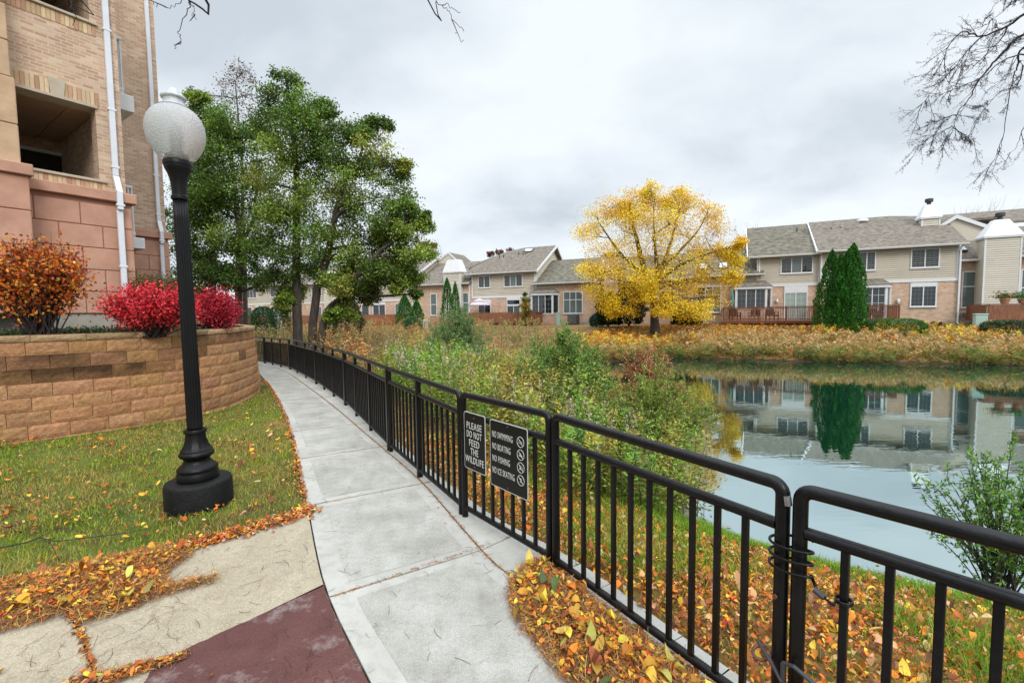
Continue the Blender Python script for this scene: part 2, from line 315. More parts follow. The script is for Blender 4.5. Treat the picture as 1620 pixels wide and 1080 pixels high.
    def build(s,name,m,parent=None,org=(0,0,0),smooth=False,label=None,loc=None):
        bc=BASEC.get(m.name) if not isinstance(m,(list,tuple)) else None
        if bc: s.c=[tuple(bc[i]*c[i] for i in range(3)) for c in s.c]
        me=D.meshes.new(name); V=np.array(s.v)-np.array(org)
        me.from_pydata(V.tolist(),[],s.f)
        for mm in (m if isinstance(m,(list,tuple)) else [m]): me.materials.append(mm)
        if any(s.mi): me.polygons.foreach_set('material_index',s.mi)
        if any(c!=(1,1,1) for c in s.c):
            a=me.color_attributes.new('Col','FLOAT_COLOR','POINT'); a.data.foreach_set('color',np.c_[np.array(s.c),np.ones(len(s.c))].ravel())
        me.update()
        if smooth:
            me.polygons.foreach_set('use_smooth',[True]*len(me.polygons))
            if smooth=='auto':
                try: me.set_sharp_from_angle(angle=math.radians(40))
                except Exception: pass
        o=D.objects.new(name,me); COL.objects.link(o)
        if parent: o.parent=parent
        if loc is not None: o.location=loc
        if label: o['label']=label
        return o
def tag(o,label=None,cat=None,group=None,kind=None):
    if label: o['label']=label
    if cat: o['category']=cat
    if group: o['group']=group
    if kind: o['kind']=kind
    return o
def struct(o): o['kind']='structure'; return o
class Thing:
    def __init__(s,name,label,cat,fr=WORLD,at=(0,0,0),group=None):
        s.o=D.objects.new(name,None); COL.objects.link(s.o); s.org=at; s.fr=fr
        s.o.location=fr.P(*at); s.o.rotation_euler=(0,0,fr.ang); tag(s.o,label,cat,group)
        s.o.empty_display_size=.2
    def part(s,name,mb,m,parent=None,smooth=False,label=None):
        return mb.build(name,m,parent or s.o,s.org,smooth,label)
def np_mesh(name,V,F,C,m,parent=None,org=(0,0,0),smooth=False):
    V=np.asarray(V,np.float32)-np.array(org,np.float32); F=np.asarray(F,np.int32); k=F.shape[1]
    me=D.meshes.new(name); me.vertices.add(len(V)); me.vertices.foreach_set('co',V.ravel())
    me.loops.add(F.size); me.loops.foreach_set('vertex_index',F.ravel())
    me.polygons.add(len(F)); me.polygons.foreach_set('loop_start',np.arange(len(F),dtype=np.int32)*k)
    me.update(calc_edges=True); 
    if smooth: me.polygons.foreach_set('use_smooth',np.ones(len(F),bool))
    me.materials.append(m)
    if C is not None:
        a=me.color_attributes.new('Col','FLOAT_COLOR','POINT'); a.data.foreach_set('color',np.c_[C,np.ones(len(C))].astype(np.float32).ravel())
    o=D.objects.new(name,me); COL.objects.link(o)
    if parent: o.parent=parent
    return o
def nrm(a): return a/np.maximum(np.linalg.norm(a,axis=-1,keepdims=True),1e-9)
def pal(n,cols,wts=None,j=.18,r=rng):
    cols=np.array(cols,float); i=r.choice(len(cols),n,p=None if wts is None else np.array(wts)/sum(wts)); c=cols[i]
    return np.clip(c*(1+r.normal(0,j,(n,1)))*(1+r.normal(0,j*.3,(n,3))),.002,1)
def leafquads(P,L,Wd,C,up=.35,r=rng,dirs=None):
    n=len(P); a=nrm(r.normal(0,1,(n,3))) if dirs is None else nrm(dirs+r.normal(0,.3,(n,3)))
    nn=nrm(r.normal(0,1,(n,3))+np.array([0,0,up*3])); b=nrm(np.cross(nn,a)); L=np.broadcast_to(L,(n,))[:,None]; Wd=np.broadcast_to(Wd,(n,))[:,None]
    L=L*r.uniform(.7,1.25,(n,1)); Wd=Wd*r.uniform(.8,1.2,(n,1))
    V=np.stack([P-a*L/2,P+b*Wd/2-a*L*.05,P+a*L/2,P-b*Wd/2-a*L*.05],1).reshape(-1,3)
    F=np.arange(n*4).reshape(n,4); return V,F,np.repeat(C,4,0)
def vnoise(x,y,s=1.,seed=0):
    x=np.asarray(x)*s; y=np.asarray(y)*s; xi=np.floor(x); yi=np.floor(y); fx=x-xi; fy=y-yi; fx=fx*fx*(3-2*fx); fy=fy*fy*(3-2*fy)
    h=lambda a,b: (np.sin(a*127.1+b*311.7+seed*74.7)*43758.5453)%1
    return (h(xi,yi)*(1-fx)+h(xi+1,yi)*fx)*(1-fy)+(h(xi,yi+1)*(1-fx)+h(xi+1,yi+1)*fx)*fy
def inpoly(x,y,poly):
    x=np.asarray(x);y=np.asarray(y);c=np.zeros(x.shape,bool);n=len(poly)
    for i in range(n):
        x1,y1=poly[i];x2,y2=poly[(i+1)%n]
        c^=((y1>y)!=(y2>y))&(x<(x2-x1)*(y-y1)/((y2-y1) if y2!=y1 else 1e-9)+x1)
    return c
def pdist(x,y,poly,closed=True):
    x=np.asarray(x,float);y=np.asarray(y,float);d=np.full(x.shape,1e9);n=len(poly)
    for i in range(n if closed else n-1):
        x1,y1=poly[i];x2,y2=poly[(i+1)%n];dx,dy=x2-x1,y2-y1;t=np.clip(((x-x1)*dx+(y-y1)*dy)/(dx*dx+dy*dy+1e-12),0,1)
        d=np.minimum(d,np.hypot(x-x1-t*dx,y-y1-t*dy))
    return d
def catmull(pts,k=8):
    P=[np.array(p,float) for p in pts]; P=[2*P[0]-P[1]]+P+[2*P[-1]-P[-2]]; o=[]
    for i in range(1,len(P)-2):
        for j in range(k):
            t=j/k; o.append(.5*((2*P[i])+(-P[i-1]+P[i+1])*t+(2*P[i-1]-5*P[i]+4*P[i+1]-P[i+2])*t*t+(-P[i-1]+3*P[i]-3*P[i+1]+P[i+2])*t**3))
    o.append(P[-2]); return o

# ------------------------------------------------------------ the lie of the land
POND=[(24,-12),(8,1.0),(4.72,4.06),(3.78,4.56),(3.0,5.17),(2.55,5.7),(2.45,7),(2.6,8.5),(1.9,11),(1.1,14),(.6,17),(.5,20),(1.2,23.5),(3.5,25.4),(6.8,25.9),(9.75,27.4),(16.6,24.3),(24.6,22),(40,15),(62,4),(62,-12)]
WZ=-1.1
PATHL=[(3.2,-3),(1.7,-1.2),(.55,.35),(-.1,1.2),(-.668,2.009),(-1.198,2.782),(-1.824,3.946),(-2.19,4.617),(-2.646,5.476),(-3.124,6.359),(-4.103,8.089),(-5.95,11.15),(-8.85,15.6),(-10.9,18.2),(-14.5,21.2)]
JOINT=[(4.3,-2.2),(2.9,-.6),(1.75,.75),(.95,1.75),(.42,2.4),(-.059,2.901),(-.359,3.424),(-.988,4.633),(-1.922,6.147),(-3.42,8.62),(-5.40,11.75),(-7.95,15.6),(-10.2,18.0),(-13.6,20.6)]
FENCE=[(2.30,.19),(1.05,1.68),(.258,2.93),(-.43,3.77),(-1.54,5.62),(-3.25,8.78),(-5.17,11.92),(-7.72,15.74),(-9.95,18.24),(-13.0,20.6)]
WALLB=[(-12.5,1.9),(-9.8,4.1),(-8.2,5.28),(-7.06,6.17),(-6.36,6.78),(-5.75,7.7),(-5.53,8.5),(-5.62,9.4),(-6.1,10.9),(-7.1,12.4),(-9.0,14.6),(-12.0,16.8)]
PATHPOLY=[(a,b) for a,b in PATHL[2:]]+[(a+.05,b+.05) for a,b in FENCE[::-1]]
def path_z(x,y): return -.0145*np.maximum(0,np.asarray(y,float)-6)
def ground_z(x,y,real=True):
    x=np.asarray(x,float);y=np.asarray(y,float)
    ds=-((x-24.95)*.4328*-1*-1+0) if False else None
    wrow=(x-24.95)*.4328+(y-33.5)*.9015          # depth behind the row's facade (negative = in front)
    t=np.clip((wrow+17)/15,0,1); t=t*t*(3-2*t)
    pz=-.0145*np.clip(y-6,0,14)
    G=pz*(1-t)+.62*t-.035
    G=G+.05*vnoise(x,y,.6,3)*np.clip((np.hypot(x,y)-7)/6,0,1)
    d=pdist(x,y,POND); ins=inpoly(x,y,POND)
    Ld=3.7+ (9.2-3.7)*np.clip((y-9)/12,0,1)
    u=np.clip(d/Ld,0,1); z=WZ+(G-WZ)*(1-(1-u)**1.7)
    onp=inpoly(x,y,PATHPOLY); z=np.where(onp,np.minimum(z,path_z(x,y)-.09),z)
    return np.where(ins,WZ-.15-.5*np.minimum(d,2.5)*.6,z)
def gz(x,y): return float(ground_z(np.array([x]),np.array([y]))[0])
def ground():
    f=lambda a,b,n,p: None
    xs=np.unique(np.concatenate([np.linspace(-260,-40,26),np.linspace(-40,-12,40),np.linspace(-12,8,190),np.linspace(8,30,50),np.linspace(30,260,30)]))
    ys=np.unique(np.concatenate([np.linspace(-60,-2,20),np.linspace(-2,12,140),np.linspace(12,45,130),np.linspace(45,90,30),np.linspace(90,420,20)]))
    X,Y=np.meshgrid(xs,ys); Z=ground_z(X,Y)
    Z=Z+np.where(np.hypot(X,Y)<9,.012*vnoise(X,Y,6,9)-.006,0)
    V=np.stack([X.ravel(),Y.ravel(),Z.ravel()],1); nx=len(xs); ny=len(ys)
    i=np.arange(nx*ny).reshape(ny,nx); F=np.stack([i[:-1,:-1],i[:-1,1:],i[1:,1:],i[1:,:-1]],-1).reshape(-1,4)
    x=V[:,0];y=V[:,1]
    turf=np.array([.075,.095,.022]); soil=np.array([.075,.045,.022]); litter=np.array([.19,.085,.03]); tan=np.array([.19,.125,.05]); grn=np.array([.06,.12,.02])
    n=vnoise(x,y,1.3,1)[:,None]; n2=vnoise(x,y,4.1,2)[:,None]
    C=turf*(.7+.6*n)+(soil-turf)*(n2>.62)*.6
    wrow=(x-24.95)*.4328+(y-33.5)*.9015; d=pdist(x,y,POND)
    right=(x>np.interp(y,[-3,0,1.68,3.77,8.8,20],[3,2.3,1.05,-.43,-3.2,-12])+.05)&(y<7)
    lit=np.clip(1-(d/4.4-.35),0,1)[:,None]; C=np.where(right[:,None],litter*(.55+.9*n2)*.85+grn*.25,C)
    far=(y>20)&(wrow>-11.5)&(x>1); C=np.where(far[:,None],tan*(.6+.7*n)+litter*.35*n2,C)
    mead=(y>7)&(x<3)&~((x<-4)&(y<12)); C=np.where(mead[:,None]&(wrow<-3)[:,None],tan*(.5+.6*n),C)
    nearh=(wrow>-4.5)&(wrow<3)&(x>22); C=np.where(nearh[:,None],grn*(.7+.5*n),C)
    C=np.where(((x>-4.5)&(x<2.5)&(y<3.0))[:,None]&~right[:,None],soil*.8,C)
    C=np.where((d<.5)[:,None],soil*.7,C)
    o=np_mesh('ground',V,F,C,M['ground'],smooth=True); struct(o)
ground()
w_=MB(); PW=[(30,-18),(7,-1),(3,3.2),(1.5,5.6),(1.3,9),(0.2,13),(-.8,17),(-.9,21),(.2,25),(3.2,27),(7,27.5),(10,29),(17,26),(25,23.8),(41,17),(64,6),(64,-18)]
w_.prism([(a,b) for a,b in PW],WZ-.02,WZ,'z'); water=w_.build('water',M['water']); struct(water)

# ------------------------------------------------------------ paved surfaces
def pline(pts,t):
    P=np.array(pts,float); L=np.r_[0,np.cumsum(np.hypot(*np.diff(P,axis=0).T))]; q=t*L[-1] if t<=1 else t
    return np.array([np.interp(q,L,P[:,0]),np.interp(q,L,P[:,1])])
def plen(pts): P=np.array(pts,float); return np.r_[0,np.cumsum(np.hypot(*np.diff(P,axis=0).T))]
TJ=[]
def paving():
    Lc=[tuple(p) for p in catmull(PATHL,10)]; Jc=[tuple(p) for p in catmull(JOINT,10)]
    LL=plen(Lc)[-1]
    def near(poly,p):
        P=np.array(poly); s=plen(poly); best=(1e9,0)
        for i in range(len(P)-1):
            d=P[i+1]-P[i]; t=np.clip(np.dot(p-P[i],d)/np.dot(d,d),0,1); q=P[i]+t*d; e=np.hypot(*(p-q))
            if e<best[0]: best=(e,s[i]+t*(s[i+1]-s[i]))
        return best[1]
    mb=MB(); g=.009
    sref=near(Lc,np.array([-1.2,2.79])); s=sref-1.55*5
    F=[tuple(p) for p in catmull(FENCE,8)]
    while s<LL-1.6:
        a0,a1=s+g,s+1.52-g
        if a0<0: s+=1.52; continue
        lp=[];rp=[];cp=[]
        for k in range(7):
            q=a0+(a1-a0)*k/6; p=pline(Lc,q) if q>1 else np.array(Lc[0]); 
            tg=(pline(Lc,q+.05)-p); tg/=np.hypot(*tg); nr=np.array([tg[1],-tg[0]])
            # joint lies slightly ahead: the slab ends are square to the walk
            jr=pline(Jc,max(1.01,near(Jc,p+nr*.75)))
            d=jr-p; d/=np.hypot(*d)
            lp.append(p); rp.append(jr-d*.007)
            fr=pline(F,max(1.01,near(F,jr))); dd=fr-jr; L=np.hypot(*dd); dd/=max(L,1e-6)
            cp.append((jr+dd*.007,fr+dd*.11))
        z=lambda p:float(path_z(p[0],p[1]))
        poly=[(*p,z(p)) for p in rp]+[(*p,z(p)) for p in lp[::-1]]
        mb.slab(poly,.09,mi=0)
        # broom-finished field inside the trowelled border
        inn=[(l+(r-l)*.13,l+(r-l)*.90) for l,r in zip(lp,rp)]; ends=.09/1.5*6
        A=inn[0:]; q0=[A[0][0]+(A[1][0]-A[0][0])*ends,A[0][1]+(A[1][1]-A[0][1])*ends]; q1=[A[-1][0]+(A[-2][0]-A[-1][0])*ends,A[-1][1]+(A[-2][1]-A[-1][1])*ends]
        A=[q0]+A[1:-1]+[q1]
        mb.add([(*p[1],z(p[1])+.002) for p in A]+[(*p[0],z(p[0])+.002) for p in A[::-1]],[tuple(range(len(A)*2))],mi=1)
        for h in (0,1):
            k0,k1=(0,4) if h==0 else (3,7)
            c=cp[k0:k1]
            sh=.007 if h else 0
            mb.slab([(*q[1],z(q[1])) for q in c]+[(*q[0],z(q[0])) for q in c[::-1]],.14,mi=0)
            break_=1
        TJ.append((lp[-1],cp[-1][1]))
        s+=1.52
    struct(mb.build('sidewalk',[M['walk'],M['walk2']]))
    b0=MB(); qs=np.linspace(1.3,LL-.4,120); lf=[pline(Lc,q) for q in qs]; rt=[]
    for p in lf: rt.append(pline(F,max(1.01,near(F,pline(Jc,max(1.01,near(Jc,p)))))))
    for i in range(len(lf)-1):
        q4=[rt[i],rt[i+1],lf[i+1],lf[i]]; b0.slab([(*q,float(path_z(*q))-.012) for q in q4],.05)
    struct(b0.build('walk_base',M['joint']))
    # pale kerb edge showing behind the fence foot
    e=MB(); P=[pline(F,q) for q in np.linspace(1.2,plen(F)[-1]-.3,90)]
    for i in range(len(P)-1):
        a,b=P[i],P[i+1]; t=(b-a)/np.hypot(*(b-a)); n=np.array([-t[1],t[0]]); n=-n if np.dot(n,[1,1])<0 else n
        q=[a+n*.115,b+n*.115,b+n*.20,a+n*.20]; e.slab([(*p,float(path_z(*p))-.004) for p in q][::-1],.12)
    struct(e.build('kerb',M['walk']))
    # tan and maroon slabs
    Lp=[tuple(pline(Lc,q)-np.array([.012,.0])) for q in np.linspace(near(Lc,np.array([-1.8,3.9])),near(Lc,np.array([1.7,-1.2])),34)]
    lawn=[(-1.80,3.88),(-2.0,3.62),(-2.26,3.40),(-2.5,3.22),(-2.74,3.06),(-2.86,2.85)]
    cut=[(-2.92,2.80),(-2.305,2.323),(-1.953,2.027),(-1.5,1.64),(.2,.2),(1.0,-.9)]
    gap=.0035
    right=[(x,y) for x,y in Lp]+[(x+gap,y+gap) for x,y in cut[::-1]][0:]+lawn[::-1][:-1]
    m=MB(); m.prism(right[::1],-.08,-.003,'z')
    left=[(x-gap,y-gap) for x,y in cut]+[(-3.5,-1.2),(-6,.3),(-3.6,2.2),(-3.1,2.6)]
    m.prism(left,-.08,-.003,'z'); struct(m.build('apron_slab',M['tan']))
    rp=[atz(*p)[:2] for p in [(515,925),(471,943),(415,971),(352,999),(292,1027),(246,1055),(225,1083)]]
    Lq=[pline(Lc,q)-np.array([.014,0]) for q in np.linspace(near(Lc,np.array([-1.2,2.79])),near(Lc,np.array([1.2,-.6])),26)]
    ed=catmull([tuple(p) for p in rp]+[(-1.5,1.4),(-.9,.3),(.2,-.9)],5)
    ed=[p+rng.normal(0,.004,2) for p in ed]
    m=MB(); m.prism([tuple(p) for p in Lq]+[tuple(p) for p in ed[::-1]],-.02,.001,'z'); struct(m.build('maroon_slab',M['red']))
    return Lc,Jc
Lc,Jc=paving()

# ------------------------------------------------------------ retaining wall of split-face blocks
def retaining():
    T=Thing('retaining_wall','curved tan split-face block retaining wall around the raised planting bed','retaining wall',WORLD,(-5.6,8.5,0))
    C=[tuple(p) for p in catmull(WALLB,10)]; L=plen(C)[-1]; H=1.47; nc=7; ch=(H-.09)/nc; bt=.013
    r=np.random.default_rng(3); mb=MB()
    P=np.array(C); dn=lambda q:(lambda t:np.array([-t[1],t[0]]))((pline(C,min(q+.05,L))-pline(C,max(q-.05,1.001)))/np.hypot(*(pline(C,min(q+.05,L))-pline(C,max(q-.05,1.001)))))
    for c in range(-1,nc+1):
        cap=c==nc
        z0=c*ch; z1=z0+ch-.005
        if cap: z0=nc*ch; z1=H
        q=1.05+ (.23 if c%2 else 0)
        while q<L-.1:
            w=(.44 if not cap else .60)*r.uniform(.97,1.03); q1=min(q+w,L); g=.003
            t=np.array([.385,.205,.100])*r.uniform(.84,1.12)*np.array([1,r.uniform(.94,1.04),r.uniform(.88,1.08)])
            st=vnoise(q,c*.7,1.4,5)
            stain=max(0,st-.36)*1.7 if c>=nc-3 else max(0,st-.72)*1.2
            if r.random()<.10 and c>=nc-2: stain=max(stain,.6)
            if cap: t=np.array([.40,.27,.15])*r.uniform(.8,1.15); stain*=.8
            base=-bt*max(c,0)+(.03 if cap else 0)
            n_a=7 if not cap else 8; n_z=4 if not cap else 3; V=[];CC=[]
            for iz in range(n_z+1):
                for ia in range(n_a+1):
                    qq=q+g+(q1-q-2*g)*ia/n_a; p=pline(C,min(max(qq,1.001),L)); nn=dn(min(max(qq,1.06),L-.06)); zz=z0+(z1-z0)*iz/n_z
                    edge=(ia in(0,n_a)) or (iz in(0,n_z))
                    d=base+(0 if edge else .008+r.uniform(0,.009))
                    V.append((*(p-nn*d),zz)); s_=stain*float(np.clip(.35+vnoise(qq*3,zz*3,1.7,8),0,1))*(.5+.5*iz/n_z)
                    CC.append(tuple(t*(1-min(.82,s_))*r.uniform(.9,1.1)))
            F=[(iz*(n_a+1)+ia,iz*(n_a+1)+ia+1,(iz+1)*(n_a+1)+ia+1,(iz+1)*(n_a+1)+ia) for iz in range(n_z) for ia in range(n_a)]
            o=len(V)     # back edge so that each block has depth
            for zz in (z0,z1):
                for qq in (q+g,q1-g):
                    p=pline(C,min(max(qq,1.001),L)); nn=dn(min(max(qq,1.06),L-.06)); V.append((*(p+nn*(.27 if cap else .2)),zz)); CC.append(tuple(t*.9))
            a=n_z*(n_a+1)
            F+=[tuple(range(a,a+n_a+1))+(o+3,o+2),tuple(range(n_a,-1,-1))+(o,o+1),(0,a,o+2,o)[::1],(n_a,o+1,o+3,a+n_a)]
            mb_o=len(mb.v); mb.v+=V; mb.c+=CC; mb.f+=[tuple(mb_o+i for i in f) for f in F]; mb.mi+=[0]*len(F)
            q=q1
    T.part('block_face',mb,M['block'],smooth=False)
    k=MB()
    for i in range(len(C)-1):
        a,b=np.array(C[i]),np.array(C[i+1]); t=(b-a)/max(np.hypot(*(b-a)),1e-6); n=np.array([-t[1],t[0]])
        q=[a+n*.13,b+n*.13,b+n*.24,a+n*.24]; k.slab([(*p,H-.10) for p in q],1.5)
    T.part('core',k,M['rock'])
    q=aty(383,612,9.6); 
    d=MB(); d.tube([(q[0]-.1,q[1],q[2]),(q[0]+.03,q[1]-.02,q[2])],.035,10); T.part('drain_pipe',d,M['dark'])
retaining()
bed=MB(); BED=[tuple(p) for p in catmull(WALLB,4)]
bed.prism([(x-.25 if y<9 else x-.2,y+.12 if y<9 else y) for x,y in BED]+[(-30,20),(-30,0)],.6,1.38,'z'); struct(bed.build('planting_bed',mat('bed_soil',(.05,.03,.017),.95,var=.4,vs=9,bump=1,bs=25)))

# ------------------------------------------------------------ brick apartment building
def win(T,s0,s1,z0,z1,w,cols=2,grid=None,pane='pane',fr='white',tw=.075,rows=None,name='window',depth=.06,head=0,parent=None):
    """window on a facade facing -w: trim, mullions, muntins, glass"""
    f=MB(); y0=w-depth; y1=w-.002
    f.box(s0,s0+tw,y0,y1,z0,z1); f.box(s1-tw,s1,y0,y1,z0,z1); f.box(s0+tw,s1-tw,y0,y1,z1-tw,z1); f.box(s0+tw,s1-tw,y0,y1,z0,z0+tw*.9)
    f.box(s0-.02,s1+.02,y0-.03,y1,z0-.05,z0-.002)
    if head: f.box(s0,s1,y0,y1,z1+.002,z1+head)
    W_=(s1-s0-2*tw)/cols; mw=.03
    for i in range(1,cols): x=s0+tw+W_*i; f.box(x-mw,x+mw,y0+.01,y1,z0+tw*.9,z1-tw)
    for zz in (rows or []):
        z=z0+(z1-z0)*zz
        for i in range(cols): a=s0+tw+W_*i+(mw if i else 0); b=s0+tw+W_*(i+1)-(mw if i<cols-1 else 0); f.box(a,b,y0+.012,y1,z-mw,z+mw)
    fo=T.part(name,f,M[fr],parent=parent)
    panes=pane if isinstance(pane,(list,tuple)) else [pane]*cols
    for i in range(cols):
        a=s0+tw+W_*i+(mw if i else 0); b=s0+tw+W_*(i+1)-(mw if i<cols-1 else 0)
        p=MB(); p.box(a+.001,b-.001,w-.022,w-.006,z0+tw*.9+.001,z1-tw-.001)
        T.part('pane',p,M[panes[i%len(panes)]],parent=fo)
    if grid:
        g=MB()
        for i in range(cols):
            a=s0+tw+W_*i+(mw if i else 0); b=s0+tw+W_*(i+1)-(mw if i<cols-1 else 0)
            for k in range(1,grid[0]): x=a+(b-a)*k/grid[0]; g.box(x-.006,x+.006,w-.030,w-.023,z0+tw,z1-tw)
            for k in range(1,grid[1]): z=z0+(z1-z0)*k/grid[1]; g.box(a,b,w-.0295,w-.0235,z-.006,z+.006)
        T.part('muntins',g,M['gray_metal' if pane!='pane_curtain' else 'white'],parent=fo)
    return fo
def building():
    o=aty(158,284.6,9); B=Fr(o[0],o[1],math.atan2(.825,.565)); h=B.hit
    T=Thing('brick_apartment_building','tall tan brick apartment building with terracotta stone base and recessed balconies','apartment building',B,(-.5,.5,1.4))
    E_=.39; top=11.0; zl=4.14; zs=4.37; zt=5.76; fl=2.95; rec=3.0
    L=-9; A0=-1.35; A1=.0
    w=MB()
    # brick shell: piers and spandrels round the balcony openings
    w.box(A1,E_,0,.30,zl,top)                       # right pier
    w.box(L,A0,0,.30,zl,top)
    w.box(A0,A1,0,.30,zl,zs-.05)
    for k in range(3):
        a=zt+fl*k; b=zs+fl*(k+1)-.05
        w.box(A0,A1,0,.30,a,min(b,top))
    w.box(E_-.30,E_,.30,4.3,zl,top)          # side wall beyond the recess
    w.box(L,E_-.3,rec,rec+.2,zl,top)
    w.box(L,E_+.02-.02,4.1,4.3,1.5,zl)
    T.part('wall',w,M['brick'])
    inn=MB(); inn.box(E_-.304,E_-.30,.3,rec,zl,top); 
    w2=MB(); w2.box(E_-.02,2.50,4.3,4.6,zl,top); w2.box(2.2,2.5,4.6,9,zl,top); T.part('wall',w2,M['brick'])
    # soldier courses, sills, keystones, ceilings, slabs
    r=np.random.default_rng(5)
    for k in range(3):
        z0=zt+fl*k; s=MB(); x=A0-.2; kx=(h(78,140)[0]+h(101,140)[0])/2
        while x<A1+.05:
            if abs(x+.03-kx)>.115:
                c=tuple(np.array([(.52,.36,.2),(.46,.27,.17),(.60,.46,.29)][r.integers(3)])*r.uniform(.85,1.12)); s.bbox(x,x+.056,-.012,.02,z0+.004,z0+.235+.02*math.cos((x-kx)*1.5),.003,c)
            x+=.062
        
        for sg in (-1,1):
            h2=MB()
            for i in range(0,len(s.v),24):
                if (s.v[i][0]-kx)*sg>0: o_=len(h2.v); h2.v+=s.v[i:i+24]; h2.c+=s.c[i:i+24]; fs=[f for f in s.f if i<=f[0]<i+24]; h2.f+=[tuple(a-i+o_ for a in f) for f in fs]; h2.mi+=[0]*len(fs)
            T.part('arch_bricks',h2,M['solbrick'])
        s=MB(); s.prism([(kx-.085,z0+.003),(kx+.085,z0+.003),(kx+.12,z0+.29),(kx-.12,z0+.29)],-.03,.02); T.part('keystone',s,M['stone'])
        s=MB(); s.box(A0-.2,A1+.02,-.045,.33,z0-.0,z0-.05); T.part('lintel',s,M['stone'])
        zz=zs+fl*k
        s=MB(); s.bbox(A0-.3,A1+.10,-.05,.34,zz-.05,zz,.008); T.part('sill',s,M['stone'])
        s=MB(); x=A0-.3
        while x<A1+.06:
            c=tuple(np.array([(.52,.36,.2),(.46,.27,.17),(.60,.46,.29)][r.integers(3)])*r.uniform(.85,1.12)); s.bbox(x,x+.056,-.010,.02,zz-.052-.20,zz-.054,.003,c); x+=.062
        T.part('sill_bricks',s,M['solbrick'])
        s=MB(); cz=z0-.02
        for j in range(4):
            a=-3.0+j*.9; s.bbox(a,a+.89 if a+.89<E_-.31 else E_-.31,.31,rec-.01,cz,cz+.2,.006)
        T.part('balcony_ceiling',s,M['soffit'])
        a0,b0=h(36,231,rec); a1,b1=h(106,271,rec)
        b1=min(b1,zs+.1); win(T,-1.2,a1,zs+fl*k-.9,b0+fl*k,rec,1,None,'pane','white',.07)
        s=MB(); s.box(L,E_-.31,.30,rec,zs+fl*k-1.0,zs+fl*k-.9); T.part('balcony_floor',s,M['foundation'])
    # terracotta block base with real joints
    def blocks(mb,x0,x1,y0,dy,side=None,z0=1.80,nrow=5,rh=.42,bl=.62):
        for k in range(nrow):
            z=z0+k*rh; zt_=min(z+rh-.014,zl-.16)
            if zt_-z<.05: continue
            x=x0-(bl/2 if k%2 else 0)
            while x<x1:
                a=max(x,x0); b=min(x+bl-.014,x1)
                if b-a>.03: mb.bbox(a,b,y0,y0+dy,z,zt_,.008)
                x+=bl
    b=MB(); blocks(b,-9,E_+.06,-.055,.10); T.part('base_blocks',b,M['pink'])
    b=MB(); b.box(-9,E_+.04,-.038,.2,1.8,zl-.15); b.box(E_-.2,E_+.045,-.03,4.2,1.8,zl-.15); T.part('base_backing',b,M['pink_dark'])
    b=MB()
    for k in range(5):
        z=1.8+.42*k; z1=min(z+.406,zl-.16); y=-.04
        q=[0,.3,.92,1.55,2.2,2.9,3.6,4.2]
        for i in range(7): 
            if z1>z+.05: b.bbox(E_+.046,E_+.062,y+q[i],y+q[i+1]-.014,z,z1,.004)
    T.part('base_blocks',b,M['pink'])
    b=MB(); b.bbox(-9,E_+.14,-.13,.05,zl-.16,zl+.03,.012); b.bbox(E_-.1,E_+.135,.052,4.2,zl-.158,zl+.028,.012); T.part('ledge',b,M['pink'])
    b=MB(); b.bbox(E_+.1,2.62,4.18,4.36,zl-.16,zl+.03,.012); T.part('ledge',b,M['pink'])
    b=MB(); blocks(b,E_+.1,2.54,4.245,.10); T.part('base_blocks',b,M['pink'])
    b=MB(); b.box(E_+.1,2.52,4.262,4.6,1.5,zl-.16); b.box(2.3,2.53,4.6,9,1.5,zl); T.part('base_backing',b,M['pink_dark'])
    b=MB(); b.bbox(-9,E_+.02,-.02,.2,1.2,1.79,.01); T.part('foundation',b,M['foundation']); b=MB(); b.bbox(E_,2.5,4.28,4.4,1.2,1.79,.01); T.part('foundation',b,M['foundation'])
    # stucco pilaster stepping out towards its base
    e0=h(41,252,-.45)[0]
    steps=[(1.79,zl-.02,'pink',.02),(zl+.05,5.72,'stucco',-.05),(5.72,6.9,'stucco',-.09),(6.9,8.6,'stucco',-.14),(8.6,11,'stucco',-.14)]
    for i,(z0,z1,mn,off) in enumerate(steps):
        b=MB(); z=z0; n=max(1,round((z1-z0)/.62)); hh=(z1-z0)/n
        for j in range(n):
            b.bbox(-2.3,e0+off,-.45+(.0 if mn=='pink' else .04+.02*i),.1,z+.007,z+hh-.007,.012); z+=hh
        b.box(-2.3,e0+off-.016,-.43+(.0 if mn=='pink' else .04+.02*i),.08,z0,z1)
        T.part('pilaster',b,M[mn])
    b=MB(); b.bbox(-2.3,e0+.07,-.52,.1,zl-.02,zl+.17,.012); T.part('pilaster_band',b,M['pink'])
    # white downspouts with the offset over the ledge
    def spout(x,y,xb,yb,z0):
        s=MB(); w_,d_=.095,.075
        s.bbox(x-w_/2,x+w_/2,y-d_,y,zl+.35,top,.01)
        s.add([(x-w_/2,y-d_,zl+.35),(x+w_/2,y-d_,zl+.35),(x+w_/2,y,zl+.35),(x-w_/2,y,zl+.35),(xb-w_/2,yb-d_,zl+.02),(xb+w_/2,yb-d_,zl+.02),(xb+w_/2,yb,zl+.02),(xb-w_/2,yb,zl+.02)],[(0,1,5,4),(1,2,6,5),(2,3,7,6),(3,0,4,7)])
        s.bbox(xb-w_/2,xb+w_/2,yb-d_,yb,zl-.32,zl+.02,.01)
        s.bbox(xb-w_/2,xb+w_/2,yb-d_+.05,yb+.05,z0,zl-.32,.01)
        o=T.part('downspout',s,M['white_metal'])
        s=MB()
        for z in (z0+.9,zl-.25,zl+.5,zl+1.6,zl+3.1): 
            yy=(yb+.05 if z<zl-.3 else yb) if z<zl+.1 else y; xx=xb if z<zl+.1 else x
            s.bbox(xx-w_/2-.02,xx+w_/2+.02,yy-d_-.006,yy-.02,z,z+.04,.004)
